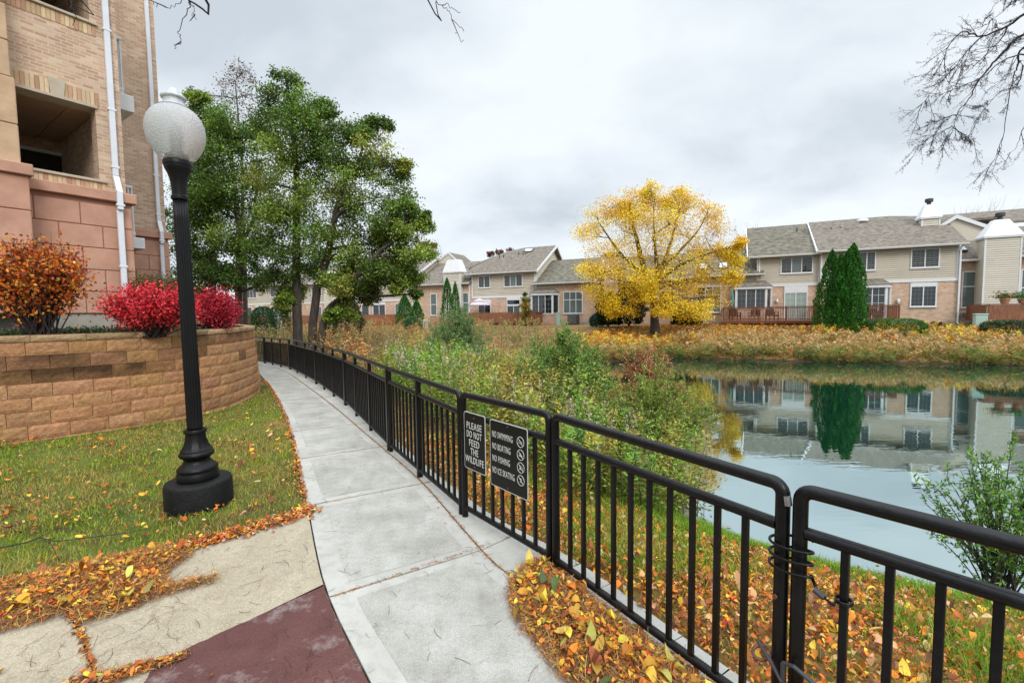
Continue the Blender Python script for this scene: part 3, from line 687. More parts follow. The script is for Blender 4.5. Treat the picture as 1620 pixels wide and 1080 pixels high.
        T.part('bracket',s,M['white_metal'],parent=o)
    x1,_=h(173,140); spout(x1,-.005,h(189,380)[0],-.135,1.8)
    x2,_=h(238,140,4.3); spout(x2,4.29,h(255,385,4.2)[0],4.17,1.7)
    # side balconies with white railings
    for (x,w_,za,zb,zr) in ((.66,1.0,6.20,6.55,7.74),(.86,1.5,3.30,3.55,4.72)):
        s=MB(); s.bbox(E_+.05,x+.26,w_,w_+1.6,za,zb,.01); bo=T.part('balcony',s,M['white'])
        s=MB(); s.box(x-.0,x+.10,w_+.03,w_+.07,zb+.02,zb+.06) ; s.bbox(E_+.1,x+.1,w_+.02,w_+.08,zr-.06,zr,.006); s.bbox(E_+.1,x+.1,w_+.02,w_+.08,zb+.06,zb+.12,.006)
        x_=E_+.08
        while x_<x+.09: s.box(x_,x_+.028,w_+.035,w_+.065,zb+.12,zr-.06); x_+=.065
        for y in np.arange(w_+.1,w_+1.5,.11): s.box(x+.055,x+.085,y,y+.03,zb+.12,zr-.06)
        s.box(x+.04,x+.10,w_+.08,w_+1.6,zr-.06,zr); s.box(x+.04,x+.10,w_+.08,w_+1.6,zb+.06,zb+.12); s.box(x+.05,x+.09,w_+.1,w_+.14,zb,zb+.06)
        T.part('railing',s,M['white'],parent=bo)
    return B
BLD=building()

# ------------------------------------------------------------ street lamp
def lamp():
    bx,by=-2.915,4.13; T=Thing('street_lamp','black fluted street lamp post with frosted acorn globe on the lawn','street lamp',WORLD,(bx,by,0))
    c=(bx,by); z0=-.05; T.o.rotation_euler[1]=-.011
    b=MB(); b.lathe([(.27,z0),(.268,.18),(.258,.205),(.245,.212),(.02,.214)],48,c); T.part('concrete_footing',b,M['black_conc'],smooth='auto')
    b=MB(); b.lathe([(.163,.213),(.166,.225),(.166,.275),(.160,.285),(.158,.30),(.163,.31),(.160,.325),(.140,.345),(.118,.365),(.106,.385),(.104,.40),(.112,.415),(.134,.43),(.141,.445),(.139,.462),(.128,.474),(.122,.48),(.126,.487),(.118,.50),(.100,.53),(.088,.57),(.082,.605),(.080,.63),(.078,.645)],48,c,flute=12,fd=.06,zr=(.49,.63)); b.lathe([(.079,.64),(.09,.645),(.092,.665),(.086,.675),(.06,.677)],40,c); T.part('base',b,M['black_iron'],smooth='auto')
    b=MB(); pr=[(.062,.67),(.062,.70)]+[(.062-.006*i/12,.72+i*(2.74-.72)/12) for i in range(13)]; b.lathe(pr,128,c,flute=16,fd=.10,zr=(.71,2.75)); T.part('shaft',b,M['black_iron'],smooth=True)
    b=MB(); b.lathe([(.058,2.74),(.066,2.745),(.068,2.76),(.066,2.775),(.058,2.782),(.058,2.80),(.060,2.86),(.068,2.92),(.082,2.97),(.096,3.0),(.104,3.02),(.104,3.035),(.110,3.04),(.112,3.07),(.108,3.078),(.09,3.08)],48,c); T.part('capital',b,M['black_iron'],smooth='auto')
    prof=[(.088,3.075),(.105,3.085),(.14,3.115),(.175,3.16),(.203,3.215),(.220,3.275),(.225,3.335),(.219,3.395),(.203,3.445),(.178,3.485),(.150,3.515),(.128,3.530),(.115,3.537),(.108,3.545)]
    g=MB(); g.lathe(prof,64,c); go=T.part('globe',g,M['glass_frost'],smooth=True)
    g=MB(); g.lathe([(.112,3.538),(.118,3.545),(.104,3.556),(.088,3.563),(.080,3.575),(.078,3.60),(.080,3.612),(.094,3.618),(.097,3.628),(.092,3.638),(.070,3.642),(.058,3.648),(.052,3.665),(.040,3.69),(.022,3.706),(.002,3.71)],40,c); T.part('finial',g,mat('frosted_cap',(.5,.52,.53),.35,var=.2,vs=20,bump=.5,bs=120),parent=go,smooth='auto')
    g=MB(); g.lathe([(.075,3.082),(.08,3.09),(.08,3.14),(.045,3.15),(.04,3.2),(.045,3.26),(.05,3.33),(.035,3.38),(.01,3.40)],24,c); T.part('socket',g,M['gray_metal'],smooth='auto')
lamp()

# ------------------------------------------------------------ fence panels
def fence():
    lab=['nearest black fence panel running out of view at the lower right',
         'black fence panel between the cable-tied joint and the panel with the signs',
         'short black fence panel that carries the two black notice signs',
         'black fence panel with rounded end just past the notice signs',
         'long black fence panel beyond the first bend of the path','long black fence panel midway along the curved path',
         'far black fence panel in front of the meadow grasses','far black fence panel beside the tall green tree trunks','last black fence panel vanishing behind the block wall']
    G='black metal fence panels along the pond path'
    for i in range(len(FENCE)-1):
        a=np.array(FENCE[i+1]); b=np.array(FENCE[i])       # a far/left, b near/right
        d=b-a; Ln=np.hypot(*d); ang=math.atan2(d[1],d[0]); za=float(path_z(*a)); zb=float(path_z(*b))
        F=Fr(a[0],a[1],ang); T=Thing('fence_panel',lab[i],'fence panel',F,(0,0,za),G)
        sl=(zb-za)/Ln; Z=lambda s,z:za+sl*s+z
        near=i<3; g0=.031; g1=Ln-.031; r=.026; k=.042
        t1=1.035; t2=.875; t3=.08
        if i>=4: g0=0; g1=Ln
        # frame: two posts and a top rail in one bent tube on the near panels
        b_=MB()
        if near or i==3:
            arc=lambda cx,a0,a1:[(cx+k*math.cos(t),0,Z(cx,t1-k+k*math.sin(t))) for t in np.linspace(a0,a1,7)]
            if i==3:
                b_.tube([(g0,0,Z(0,-.02)),(g0,0,Z(0,t1+.02))],r,14); pr=[(g0,0,Z(0,t1-.0)),(g1-k,0,Z(g1,t1))]+arc(g1-k,PI/2,0)[1:]+[(g1,0,Z(g1,-.02))]
            else: pr=[(g0,0,Z(g0,-.02))]+arc(g0+k,PI,PI/2)+arc(g1-k,PI/2,0)+[(g1,0,Z(g1,-.02))]
            b_.tube(pr,r,14); T.part('frame',b_,M['black'],smooth='auto')
        else:
            b_.tube([(g0,0,Z(g0,t1)),(g1,0,Z(g1,t1))],r,12); T.part('top_rail',b_,M['black'],smooth='auto')
            for s_,nm in ((g0+.035,'post'),(g1-.035,'post')):
                b_=MB(); b_.bbox(s_-.03,s_+.03,-.03,.03,Z(s_,-.03),Z(s_,t1-.01),.006); T.part(nm,b_,M['black'])
            if Ln>3:
                for q in (1/3,2/3):
                    s_=Ln*q; b_=MB(); b_.bbox(s_-.024,s_+.024,-.024,.024,Z(s_,-.03),Z(s_,t1-.01),.005); T.part('post',b_,M['black'])
        if i==3:
            s_=Ln*.5; b_=MB(); b_.bbox(s_-.026,s_+.026,-.026,.026,Z(s_,-.03),Z(s_,t1-.01),.005); T.part('post',b_,M['black'])
        e0,e1=(g0+.02,g1-.02)
        b_=MB(); b_.tube([(e0,0,Z(e0,t2)),(e1,0,Z(e1,t2))],.0235,12); T.part('middle_rail',b_,M['black'],smooth='auto')
        b_=MB(); b_.tube([(e0,0,Z(e0,t3)),(e1,0,Z(e1,t3))],.0215,12); T.part('bottom_rail',b_,M['black'],smooth='auto')
        n=max(2,round((e1-e0)/.125)); 
        proto=None
        for j in range(1,n):
            s_=e0+(e1-e0)*j/n
            if proto is None:
                b_=MB(); w=.0125; b_.bbox(-w,w,-w,w,t3,t2,.003); proto=b_.build('picket',M['black'],T.o,loc=(s_,0,sl*s_)); 
            else:
                c=proto.copy(); COL.objects.link(c); c.parent=T.o; c.location=(s_,0,sl*s_)
        # joint hardware: rub marks and bolts
        if near:
            b_=MB(); b_.tube([(g1-.004,-.028,Z(0,.60)),(g1-.004,-.04,Z(0,.60))],.008,8); T.part('bolt',b_,M['rust'])
            if i==1:
                b_=MB(); b_.tube([(g1+.02,-.012,Z(0,1.0)),(g1+.024,-.010,Z(0,.965))],.014,8); T.part('bare_metal_patch',b_,M['steel'])
fence()
def textmesh(s,size,sx,thick,m,name,parent,loc,align='CENTER',off=.0,tw=None):
    c=D.curves.new(name,'FONT'); c.body=s; c.size=size; c.extrude=thick; c.offset=off; c.align_x=align; c.space_character=1.14; c.resolution_u=3
    o=D.objects.new(name,c); COL.objects.link(o); bpy.context.view_layer.update()
    me=D.meshes.new_from_object(o.evaluated_get(bpy.context.evaluated_depsgraph_get())); D.objects.remove(o)
    n=np.empty(len(me.vertices)*3,np.float32); me.vertices.foreach_get('co',n); n=n.reshape(-1,3)
    w=n[:,0].max()-n[:,0].min()
    if tw: sx=tw/w; n[:,0]-= (n[:,0].max()+n[:,0].min())/2 if align=='CENTER' else n[:,0].min()
    v=np.stack([n[:,0]*sx+loc[0],loc[1]-n[:,2],n[:,1]+loc[2]],1); me.vertices.foreach_set('co',v.ravel().astype(np.float32)); me.materials.clear(); me.materials.append(m); me.update()
    o=D.objects.new(name,me); COL.objects.link(o); o.parent=parent; return o
def signs():
    a=np.array(FENCE[3]); b=np.array(FENCE[2]); d=b-a; F=Fr(a[0],a[1],math.atan2(d[1],d[0])); y=-.042
    def plate(nm,lab,c,rr=.022):
        (s0,z0),(s1,z1)=c; T=Thing(nm,lab,'sign',F,((s0+s1)/2,y,z0))
        def rp(i):
            o=[]; 
            for cx,cz,t in ((s1-rr,z1-rr,0),(s0+rr,z1-rr,PI/2),(s0+rr,z0+rr,PI),(s1-rr,z0+rr,1.5*PI)):
                for q in range(6): w=t+q*PI/10; o.append((cx+(rr-i)*math.cos(w),cz+(rr-i)*math.sin(w)))
            return o
        m=MB(); m.prism(rp(0),y,y+.003); T.part('border',m,M['signedge'])
        m=MB(); m.prism(rp(.0065),y-.0012,y); T.part('face',m,M['sign'])
        return T,s0,s1,z0,z1
    h=lambda px,py:F.hit(px,py,y)
    A=[h(733,648),h(768,660),h(768,753),h(736,738)]; s0=(A[0][0]+A[3][0])/2; s1=(A[1][0]+A[2][0])/2; z1=(A[0][1]+A[1][1])/2; z0=(A[2][1]+A[3][1])/2
    print('sign1',s0,s1,z0,z1)
    T,s0,s1,z0,z1=plate('wildlife_sign','tall narrow black sign asking visitors not to feed the wildlife',((s0,z0),(s1,z1)))
    wd=s1-s0; H=z1-z0
    for i,(t,fw) in enumerate([('PLEASE',.70),('DO NOT',.70),('FEED',.48),('THE',.36),('WILDLIFE',.86)]):
        o=textmesh(t,H*.165,.5,.0006,M['signedge'],'lettering',T.o,(-.003,-.0018,(z1-H*(.285+.148*i))-z0),off=.0006,tw=wd*fw)
    for z in (z1-.04,z0+.035):
        m=MB(); m.tube([((s0+s1)/2,y-.001,z),((s0+s1)/2,y-.006,z)],.007,10); T.part('bolt',m,M['rust'])
    A=[h(773,662),h(832,677),h(838,789),h(778,770)]; s0=(A[0][0]+A[3][0])/2; s1=(A[1][0]+A[2][0])/2; z1=(A[0][1]+A[1][1])/2; z0=(A[2][1]+A[3][1])/2
    print('sign2',s0,s1,z0,z1)
    T,s0,s1,z0,z1=plate('rules_sign','wide black sign listing NO SWIMMING, NO BOATING, NO FISHING, NO ICE SKATING',((s0,z0),(s1,z1)))
    wd=s1-s0; H=z1-z0; cx=(s0+s1)/2
    ic=MB(); X=s1-wd*.17-cx
    for i,(t,fw) in enumerate([('NO SWIMMING',.56),('NO BOATING',.50),('NO FISHING',.48),('NO ICE SKATING',.60)]):
        zc=z1-H*(.215+.18*i)-z0
        textmesh(t,H*.135,.5,.0006,M['signedge'],'lettering',T.o,(s0+wd*.07-cx,-.0018,zc-H*.045),align='LEFT',off=.0,tw=wd*fw)
        R_=H*.073; zc+=.003
        ring=[(X+R_*math.cos(q),-.0022,zc+R_*math.sin(q)) for q in np.linspace(0,2*PI,25)]; ic.tube(ring,.0022,5,cap=False)
        ic.tube([(X-R_*.7,-.0022,zc+R_*.7),(X+R_*.7,-.0022,zc-R_*.7)],.0018,5)
        q=R_*.55
        if i==0: ic.tube([(X-q,-.002,zc-q*.1),(X-q*.2,-.002,zc+q*.4),(X+q*.3,-.002,zc-q*.1),(X+q,-.002,zc+q*.1)],.002,5); ic.tube([(X-q*1.1,-.002,zc-q*.55),(X-q*.4,-.002,zc-q*.4),(X+q*.3,-.002,zc-q*.6),(X+q,-.002,zc-q*.45)],.0016,5); ic.lathe([(.0,0)],3) if False else None
        if i==1: ic.prism([(X-q,zc-q*.1),(X+q,zc-q*.1),(X+q*.6,zc-q*.55),(X-q*.6,zc-q*.55)],-.003,-.0012); ic.tube([(X-q*.5,-.002,zc+q*.7),(X+q*.4,-.002,zc-q*.8)],.0015,5); ic.prism([(X-.3*q,zc),(X+.3*q,zc),(X+.1*q,zc+.6*q),(X-.1*q,zc+.6*q)],-.003,-.0012)
        if i==2: ic.tube([(X-q*.8,-.002,zc-q*.6),(X+q*.1,-.002,zc+q*.8),(X+q*.8,-.002,zc+q*.3),(X+q*.85,-.002,zc-q*.6)],.0014,5); ic.prism([(X-.6*q,zc-.2*q),(X-.1*q,zc+.1*q),(X+.1*q,zc-.6*q),(X-.5*q,zc-.8*q)],-.003,-.0012)
        if i==3: ic.tube([(X-q*.1,-.002,zc+q*.8),(X+q*.1,-.002,zc),(X-q*.4,-.002,zc-q*.8)],.0026,5); ic.tube([(X+q*.1,-.002,zc),(X+q*.6,-.002,zc-q*.7)],.0022,5); ic.tube([(X-q*.6,-.002,zc+q*.3),(X+q*.6,-.002,zc+q*.4)],.0018,5)
    ic.build('icons',M['signedge'],T.o)
    m=MB()
    for z in (z1-.025,z0+.03): m.tube([(cx,y-.001,z),(cx,y-.006,z)],.006,10)
    T.part('bolt',m,M['rust'])
signs()
def cables():
    J=np.array([1.05,1.68]); d=np.array(FENCE[1])-np.array(FENCE[2]); d=d/np.hypot(*d); e=np.array(FENCE[0])-np.array(FENCE[1]); e/=np.hypot(*e)
    F=Fr(J[0],J[1],math.atan2(d[1],d[0]))
    T=Thing('tie_cable','twisted black cable looped round the two touching fence posts','cable',F,(0,0,.8))
    m=MB(); P=[]
    r=np.random.default_rng(2)
    for t in np.linspace(0,2*PI*3.1,110): P.append((.076*math.cos(t)*(1+.03*math.sin(3*t)),.042*math.sin(t),.845-.045*t/(2*PI)+.012*math.cos(t)))
    last=P[-1]; P+=[(.12,-.045,.70)]
    m.tube(P,.0055,6); 
    m2=MB(); m2.tube([(.105,-.043,.705),(.14,-.047,.694)],.011,8)
    q=(np.array(FENCE[0])-np.array(FENCE[1])); Lq=np.hypot(*q); n_=max(2,round((Lq-.102)/.125)); q=q/Lq*(.051+(Lq-.102)/n_); qs,qw=float(q@F.e[:2]),float(q@F.n[:2])
    m.tube([(.12,-.045,.70),(.17,-.05,.685)]+[(qs+.024*math.cos(t),qw+.024*math.sin(t),.668+.005*t/6) for t in np.linspace(PI,5*PI,40)],.005,6)
    T.part('cable_loop',m,M['black'],smooth=True); T.part('coupling',m2,M['dgray'],smooth='auto')
    T=Thing('post_clamp','small rusty pin clamp low on the cable-tied fence posts','clamp',F,(0,0,.32))
    m=MB(); m.tube([(-.09,-.05,.40),(-.03,-.055,.345),(.01,-.06,.30)],.008,8); m.tube([(.01,-.05,.37),(.05,-.055,.385),(.14,-.06,.365)],.008,8); m.tube([(.012,-.055,.37),(.008,-.055,.20)],.009,8); T.part('pin',m,M['dgray'])
    m=MB(); m.tube([(-.085+.03*math.cos(t),-.025+.035*math.sin(t),.34+.01*math.sin(t)) for t in np.linspace(0,2*PI,20)],.007,6); T.part('ring',m,M['rust'])
cables()

# ------------------------------------------------------------ houses beyond the pond
R=ROW
GZ=.62
def gutter(T,s0,s1,w,z,name='gutter'):
    m=MB(); m.prism([(w-.13,z+.0),(w-.13,z-.05),(w-.09,z-.13),(w-.005,z-.13),(w-.005,z)],s0,s1,'x'); return T.part(name,m,M['white'])
def roofslab(T,pts,mt='shingle',t=.16,name='roof'):
    m=MB(); m.slab(pts,t); return T.part(name,m,M[mt])
def bar(m,p,q,w=.05,h=.2):      # trim board along a slope, hanging below the line p-q
    p=np.array(p,float);q=np.array(q,float); d=q-p; d/=np.linalg.norm(d); sd=np.cross(d,[0,0,1]); sd/=np.linalg.norm(sd); up=np.array([0,0,1.])
    V=[]
    for c in (p,q):
        for a,b in ((-1,0),(1,0),(1,-1),(-1,-1)): V.append(c+sd*a*w/2+up*(b*h))
    m.add(V,[(0,1,2,3),(7,6,5,4),(0,4,5,1),(1,5,6,2),(2,6,7,3),(3,7,4,0)]); return m
def bay(T,s0,s1,w0,z0,z1,panes,door=False,roofz=.45,wall=True):
    """angled bay with a small shingled roof"""
    d=.75; k=.38; fp=[(s0,w0),(s0+k,w0-d),(s1-k,w0-d),(s1,w0)]
    fo=None
    if z0>GZ+.1 and wall:
        m=MB(); m.prism(fp,GZ,z0-.04,'z'); T.part('bay_base',m,M['hbrick'])
    m=MB(); m.prism([(a+(-.05 if i<2 else .05),b-(.05 if i in(1,2) else 0)) for i,(a,b) in enumerate(fp)],z0-.04,z0+.05,'z'); m.prism([(a+(-.08 if i<2 else .08),b-(.08 if i in(1,2) else 0)) for i,(a,b) in enumerate(fp)],z1-.22,z1,'z')
    # corner posts
    for (a,b) in fp[1:3]: m.box(a-.07,a+.07,b-.0,b+.14,z0+.05,z1-.22)
    for (a,b) in (fp[0],fp[3]): m.box(a-.05,a+.05,b-.1,b-.002,z0+.05,z1-.22)
    fo=T.part('bay_window',m,M['white'])
    a=s0+k+.07;b=s1-k-.07;n=panes;W_=(b-a)/n
    fr=MB()
    for i in range(n+1): x=a+W_*i; fr.box(x-.03,x+.03,w0-d+.03,w0-d+.10,z0+.05,z1-.22)
    T.part('sash',fr,M['white'],parent=fo)
    for i in range(n):
        p=MB(); p.box(a+W_*i+.03,a+W_*(i+1)-.03,w0-d+.05,w0-d+.065,z0+.05,z1-.22); T.part('pane',p,M['pane'],parent=fo)
    g=MB()
    for i in range(n):
        for k2 in range(1,2): x=a+W_*(i+.5); g.box(x-.01,x+.01,w0-d+.035,w0-d+.048,z0+.05,z1-.22)
        for k2 in range(1,4): z=z0+(z1-z0-.2)*k2/4; g.box(a+W_*i+.03,a+W_*(i+1)-.03,w0-d+.036,w0-d+.049,z-.01,z+.01)
    T.part('muntins',g,M['white' if door else 'gray_metal'],parent=fo)
    for (p,q) in ((fp[0],fp[1]),(fp[2],fp[3])):
        P=np.array(p);Q=np.array(q); m=MB(); u=(Q-P)/np.hypot(*(Q-P)); nr=np.array([-u[1],u[0]])*.02
        A_=P+u*.1;B_=Q-u*.12
        m.add([(*A_,z0+.05),(*B_,z0+.05),(*B_,z1-.22),(*A_,z1-.22)],[(0,1,2,3)]); T.part('pane',m,M['pane'],parent=fo)
    m=MB(); o=[(a+(-.14 if i<2 else .14),b-(.14 if i in(1,2) else 0),z1+.002) for i,(a,b) in enumerate(fp)]; tp=[(s0+.45,w0,z1+roofz),(s1-.45,w0,z1+roofz)]
    m.add(o+tp,[(0,1,4),(1,2,5,4),(2,3,5),(0,4,5,3),(3,2,1,0)]); T.part('bay_roof',m,M['shingle'])
def spout(T,s,w,z1,z0,top=None):
    m=MB(); m.bbox(s-.05,s+.05,w-.10,w-.02,z0+.2,z1-.25,.01)
    m.tube([(s,w-.06,z1-.25),(s,w-.1,z1-.12),(s+(top or 0),w-.38,z1+.0)],.05,6); m.tube([(s,w-.06,z0+.22),(s,w-.1,z0+.1),(s,w-.3,z0+.03)],.05,6); T.part('downspout',m,M['white'])
def vents(T,lst):
    for (s,w,z,k) in lst:
        m=MB()
        if k=='pipe': m.tube([(s,w,z-.2),(s,w,z+.25)],.05,8); T.part('vent_pipe',m,M['dgray'])
        elif k=='gray': m.bbox(s-.12,s+.12,w-.12,w+.12,z-.15,z+.30,.02); T.part('roof_vent',m,M['gray_metal'])
        elif k=='dome': m.lathe([(.38,z-.1),(.38,z+.05),(.32,z+.14),(.15,z+.18),(.01,z+.19)],20,(s,w)); T.part('roof_dome',m,M['white'],smooth=True)
def skyl(T,s,w,z,slope,a=.33,b=.5):
    m=MB(); u=np.array([0,math.cos(slope),math.sin(slope)]); n=np.array([0,-math.sin(slope),math.cos(slope)]); c=np.array([s,w,z])
    def bx(h0,h1,aa,bb): 
        V=[c+np.array([sx*aa,0,0])+u*sy*bb+n*h for h in (h0,h1) for sx,sy in ((-1,-1),(1,-1),(1,1),(-1,1))]
        return V,[(0,3,2,1),(4,5,6,7),(0,1,5,4),(1,2,6,5),(2,3,7,6),(3,0,4,7)]
    m.add(*bx(-.05,.10,a,b)); o=T.part('skylight',m,M['dgray']); m=MB(); m.add(*bx(.102,.12,a*.86,b*.88)); T.part('pane',m,M['skylight'],parent=o)
def chimney(T,s0,s1,w0,w1,z0,zc,zt,cap='dgray',side='siding2',taper=.55):
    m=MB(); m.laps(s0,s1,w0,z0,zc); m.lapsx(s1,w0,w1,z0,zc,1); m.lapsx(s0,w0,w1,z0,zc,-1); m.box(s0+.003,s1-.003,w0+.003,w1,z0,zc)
    o=T.part('chimney',m,M[side]); m=MB()
    for a in (s0,s1): m.box(a-.05 if a==s1 else a-.03,a+.03 if a==s1 else a+.05,w0-.03,w0+.05,z0,zc)
    m.box(s0-.10,s1+.10,w0-.10,w1+.1,zc,zc+.10)
    k=(s1-s0)*(1-taper)/2; kw=(w1-w0)*(1-taper)/2
    V=[(s0-.12,w0-.12,zc+.10),(s1+.12,w0-.12,zc+.10),(s1+.12,w1+.12,zc+.10),(s0-.12,w1+.12,zc+.10),(s0+k,w0+kw,zt),(s1-k,w0+kw,zt),(s1-k,w1-kw,zt),(s0+k,w1-kw,zt)]
    m.add(V,[(0,1,5,4),(1,2,6,5),(2,3,7,6),(3,0,4,7),(4,5,6,7),(3,2,1,0)]); T.part('chimney_hood',m,M['white'],parent=o)
    if cap:
        cs=(s0+s1)/2; cw=(w0+w1)/2; m=MB(); m.lathe([(.13,zt),(.13,zt+.22)],12,(cs,cw)); m.lathe([(.22,zt+.22),(.24,zt+.25),(.24,zt+.44),(.2,zt+.47)],16,(cs,cw)); T.part('flue_cap',m,M[cap],parent=o)
def two(T,s0,s1,w,zb,ze,side=(0,0),dep=9):
    m=MB(); m.box(s0,s1,w,dep,GZ-.6,zb); T.part('brick_wall',m,M['hbrick'])
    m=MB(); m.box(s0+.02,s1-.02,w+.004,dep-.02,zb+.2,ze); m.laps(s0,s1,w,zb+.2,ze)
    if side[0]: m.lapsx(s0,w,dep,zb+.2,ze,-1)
    if side[1]: m.lapsx(s1,w,dep,zb+.2,ze,1)
    T.part('siding_wall',m,M['siding'])
    m=MB(); m.box(s0-.02,s1+.02,w-.045,dep-.05,zb,zb+.2); m.box(s0-.02,s0+.09,w-.03,w+.05,zb+.2,ze); m.box(s1-.09,s1+.02,w-.03,w+.05,zb+.2,ze); T.part('band_board',m,M['white' if True else 'siding'])
def found(T,s0,s1,w):
    m=MB(); m.box(s0-.01,s1+.01,w-.02,w+.3,GZ-.6,GZ+.22); T.part('foundation',m,M['foundation'])
def gable(T,x,w0,wr,w1,ze,zr,sg,z_in,mt='siding'):
    """siding gable triangle at s=x"""
    m=MB(); z=ze
    m.prism([(w0,ze),(wr,zr),(w1,ze)],x-sg*.15,x,'x'); m2=ze
    while m2<zr-.1:
        t0=(m2-ze)/(zr-ze); t1=(min(m2+.115,zr)-ze)/(zr-ze)
        a0=w0+(wr-w0)*t0; b0=w1+(wr-w1)*t0; a1=w0+(wr-w0)*t1; b1=w1+(wr-w1)*t1
        m.add([(x+sg*.014,a0,m2),(x+sg*.014,b0,m2),(x+sg*.001,b1,m2+.115),(x+sg*.001,a1,m2+.115)],[(0,1,2,3)]); m2+=.115
    T.part('gable',m,M[mt])
zb=3.56; ZE=5.93
GH='townhouses across the pond'
# --- right-hand houses
T=Thing('townhouse','tan townhouse with white bay window and teal umbrella deck beside the yellow tree','townhouse',R,(-6,0,GZ),GH)
two(T,-6.15,-2.0,0,zb,ZE,(1,0)); found(T,-11,-2,0)
m=MB(); m.box(-11.3,-6.16,.0,8,GZ-.6,4.45); T.part('brick_wall',m,M['hbrick'])
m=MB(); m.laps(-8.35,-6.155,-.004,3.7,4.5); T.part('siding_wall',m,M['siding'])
roofslab(T,[(-6.85,-.45,ZE+.02),(-1.9,-.45,ZE+.02),(-1.9,4.5,8.92),(-6.85,4.5,8.92)],'shingle2'); roofslab(T,[(-6.85,4.5,8.92),(-1.9,4.5,8.92),(-1.9,9.4,5.95),(-6.85,9.4,5.95)],'shingle2')
gutter(T,-6.8,-1.95,-.45,ZE+.0); gable(T,-6.2,-.1,4.5,9.1,ZE,8.7,-1,0)
m=MB(); bar(m,(-6.87,-.45,ZE+.03),(-6.87,4.5,8.93),.06,.22); bar(m,(-6.87,4.5,8.93),(-6.87,9.4,5.96),.06,.22); T.part('rake_board',m,M['white'])
roofslab(T,[(-11.7,-.4,4.62),(-5.65,-.4,4.62),(-6.2,4.2,7.35),(-11.7,4.2,7.35)],'shingle2'); roofslab(T,[(-11.7,4.2,7.35),(-6.2,4.2,7.35),(-6.2,8.5,4.8),(-11.7,8.5,4.8)],'shingle2')
gutter(T,-11.7,-5.6,-.4,4.6); skyl(T,-8.6,.9,5.42,.53); skyl(T,-10.1,.9,5.42,.53)
win(T,-10.55,-8.7,1.6,3.78,0,3,None,['pane','pane_blind','pane_blind'],rows=[.66]); bay(T,-8.0,-5.15,0,1.9,3.62,3)
win(T,-4.57,-2.44,4.52,5.78,0,3,(2,4),['pane','pane_blind','pane']); win(T,-4.28,-2.74,1.02,3.1,0,2,(2,5),'pane_curtain',name='sliding_door',head=.45); 
m=MB(); m.box(-4.2,-2.82,-.05,-.02,3.16,3.38); T.part('pane',m,M['pane']); spout(T,-6.0,-.0,ZE,4.7)
vents(T,[(-3.2,3.2,8.2,'pipe'),(-2.6,3.0,8.05,'gray')])
m=MB(); m.lathe([(.09,2.35),(.1,2.45),(.05,2.6)],10,(-4.75,-.12)); T.part('wall_light',m,M['white'])
T=Thing('townhouse','tan townhouse behind the tall arborvitae with white roof chimney and big grid windows','townhouse',R,(2,0,GZ),GH)
two(T,-2.0,5.72,-.3,zb,ZE,(1,1)); found(T,-2,5.72,-.3)
roofslab(T,[(-2.3,-.72,ZE+.12),(6.05,-.72,ZE+.12),(6.05,2.9,8.10),(4.1,2.9,8.10),(3.1,4.5,9.0),(-2.3,4.5,9.0)],'shingle'); roofslab(T,[(4.1,2.9,8.10),(9.0,2.9,8.10),(9.0,8.2,5.2),(3.1,8.2,6.5),(3.1,4.5,9.0)],'shingle'); roofslab(T,[(-2.3,4.5,9.0),(3.1,4.5,9.0),(3.1,9.4,6),(-2.3,9.4,6)])
gutter(T,-2.3,6.1,-.72,ZE+.10); m=MB(); bar(m,(-2.32,-.74,ZE+.15),(-2.32,4.5,9.03),.07,.24); T.part('rake_board',m,M['white'])
roofslab(T,[(5.72,.05,5.0),(7.4,.05,5.0),(9.2,4.8,8.05),(5.72,4.8,8.05)],'shingle',name='roof')
m=MB(); m.box(5.725,9.0,.5,8,GZ-.6,5.0); T.part('brick_wall',m,M['hbrick']); found(T,5.73,9,.5); gutter(T,5.5,7.35,.05,4.98); skyl(T,6.15,1.2,5.82,.56,.42,.42)
win(T,6.2,7.05,1.75,4.22,.5,1,None,'pane_blind',rows=[.58]); win(T,.22,1.28,4.5,5.85,-.3,2,(2,4),'pane'); win(T,3.2,4.76,4.52,5.85,-.3,2,(3,4),'pane'); win(T,3.25,4.68,1.85,3.3,-.3,2,(3,5),'pane',head=.2)
bay(T,-.9,2.15,-.3,1.05,3.45,3,door=True); spout(T,5.78,-.35,ZE,GZ,.1)
m=MB(); m.tube([(5.95,.42,5.75),(5.7,.42,5.4),(5.7,.42,5.15)],.05,6); T.part('downspout',m,M['white'])
chimney(T,4.45,5.45,2.2,3.2,7.0,8.2,9.25,taper=.55)
chimney(T,6.88,8.6,-.65,.5,GZ-.2,6.22,7.42,taper=.42)
vents(T,[(-.9,2.9,7.95,'pipe'),(-.3,3.0,8.0,'pipe'),(.05,2.6,7.75,'gray'),(1.3,3.9,8.68,'dome'),(7.1,3.2,7.35,'gray')])
m=MB(); m.lathe([(.09,2.15),(.1,2.3),(.05,2.42)],10,(2.6,-.42)); T.part('wall_light',m,M['white']); 
m=MB(); m.bbox(5.95,6.25,.30,.49,1.1,1.38,.01); m.bbox(6.35,6.5,.36,.49,1.15,1.4,.01); T.part('electric_meter',m,M['gray_metal'])
T=Thing('townhouse','tan townhouse cut by the frame edge with flower pots on its deck fence','townhouse',R,(12,0,GZ),GH)
m=MB(); m.box(9.01,20,.5,9,GZ-.6,5.1); T.part('brick_wall',m,M['hbrick']); 
roofslab(T,[(8.2,.05,5.12),(20,.05,5.12),(20,3.6,7.4),(8.2,3.6,7.4)],'shingle'); gutter(T,8.65,20,.05,5.1)
m=MB(); m.prism([(5.3,7.4),(6.35,8.15),(6.5,8.12),(11.5,5.45),(11.5,5.2),(5.3,5.2)],2.3,2.5,'y'); T.part('gable',m,M['siding'])
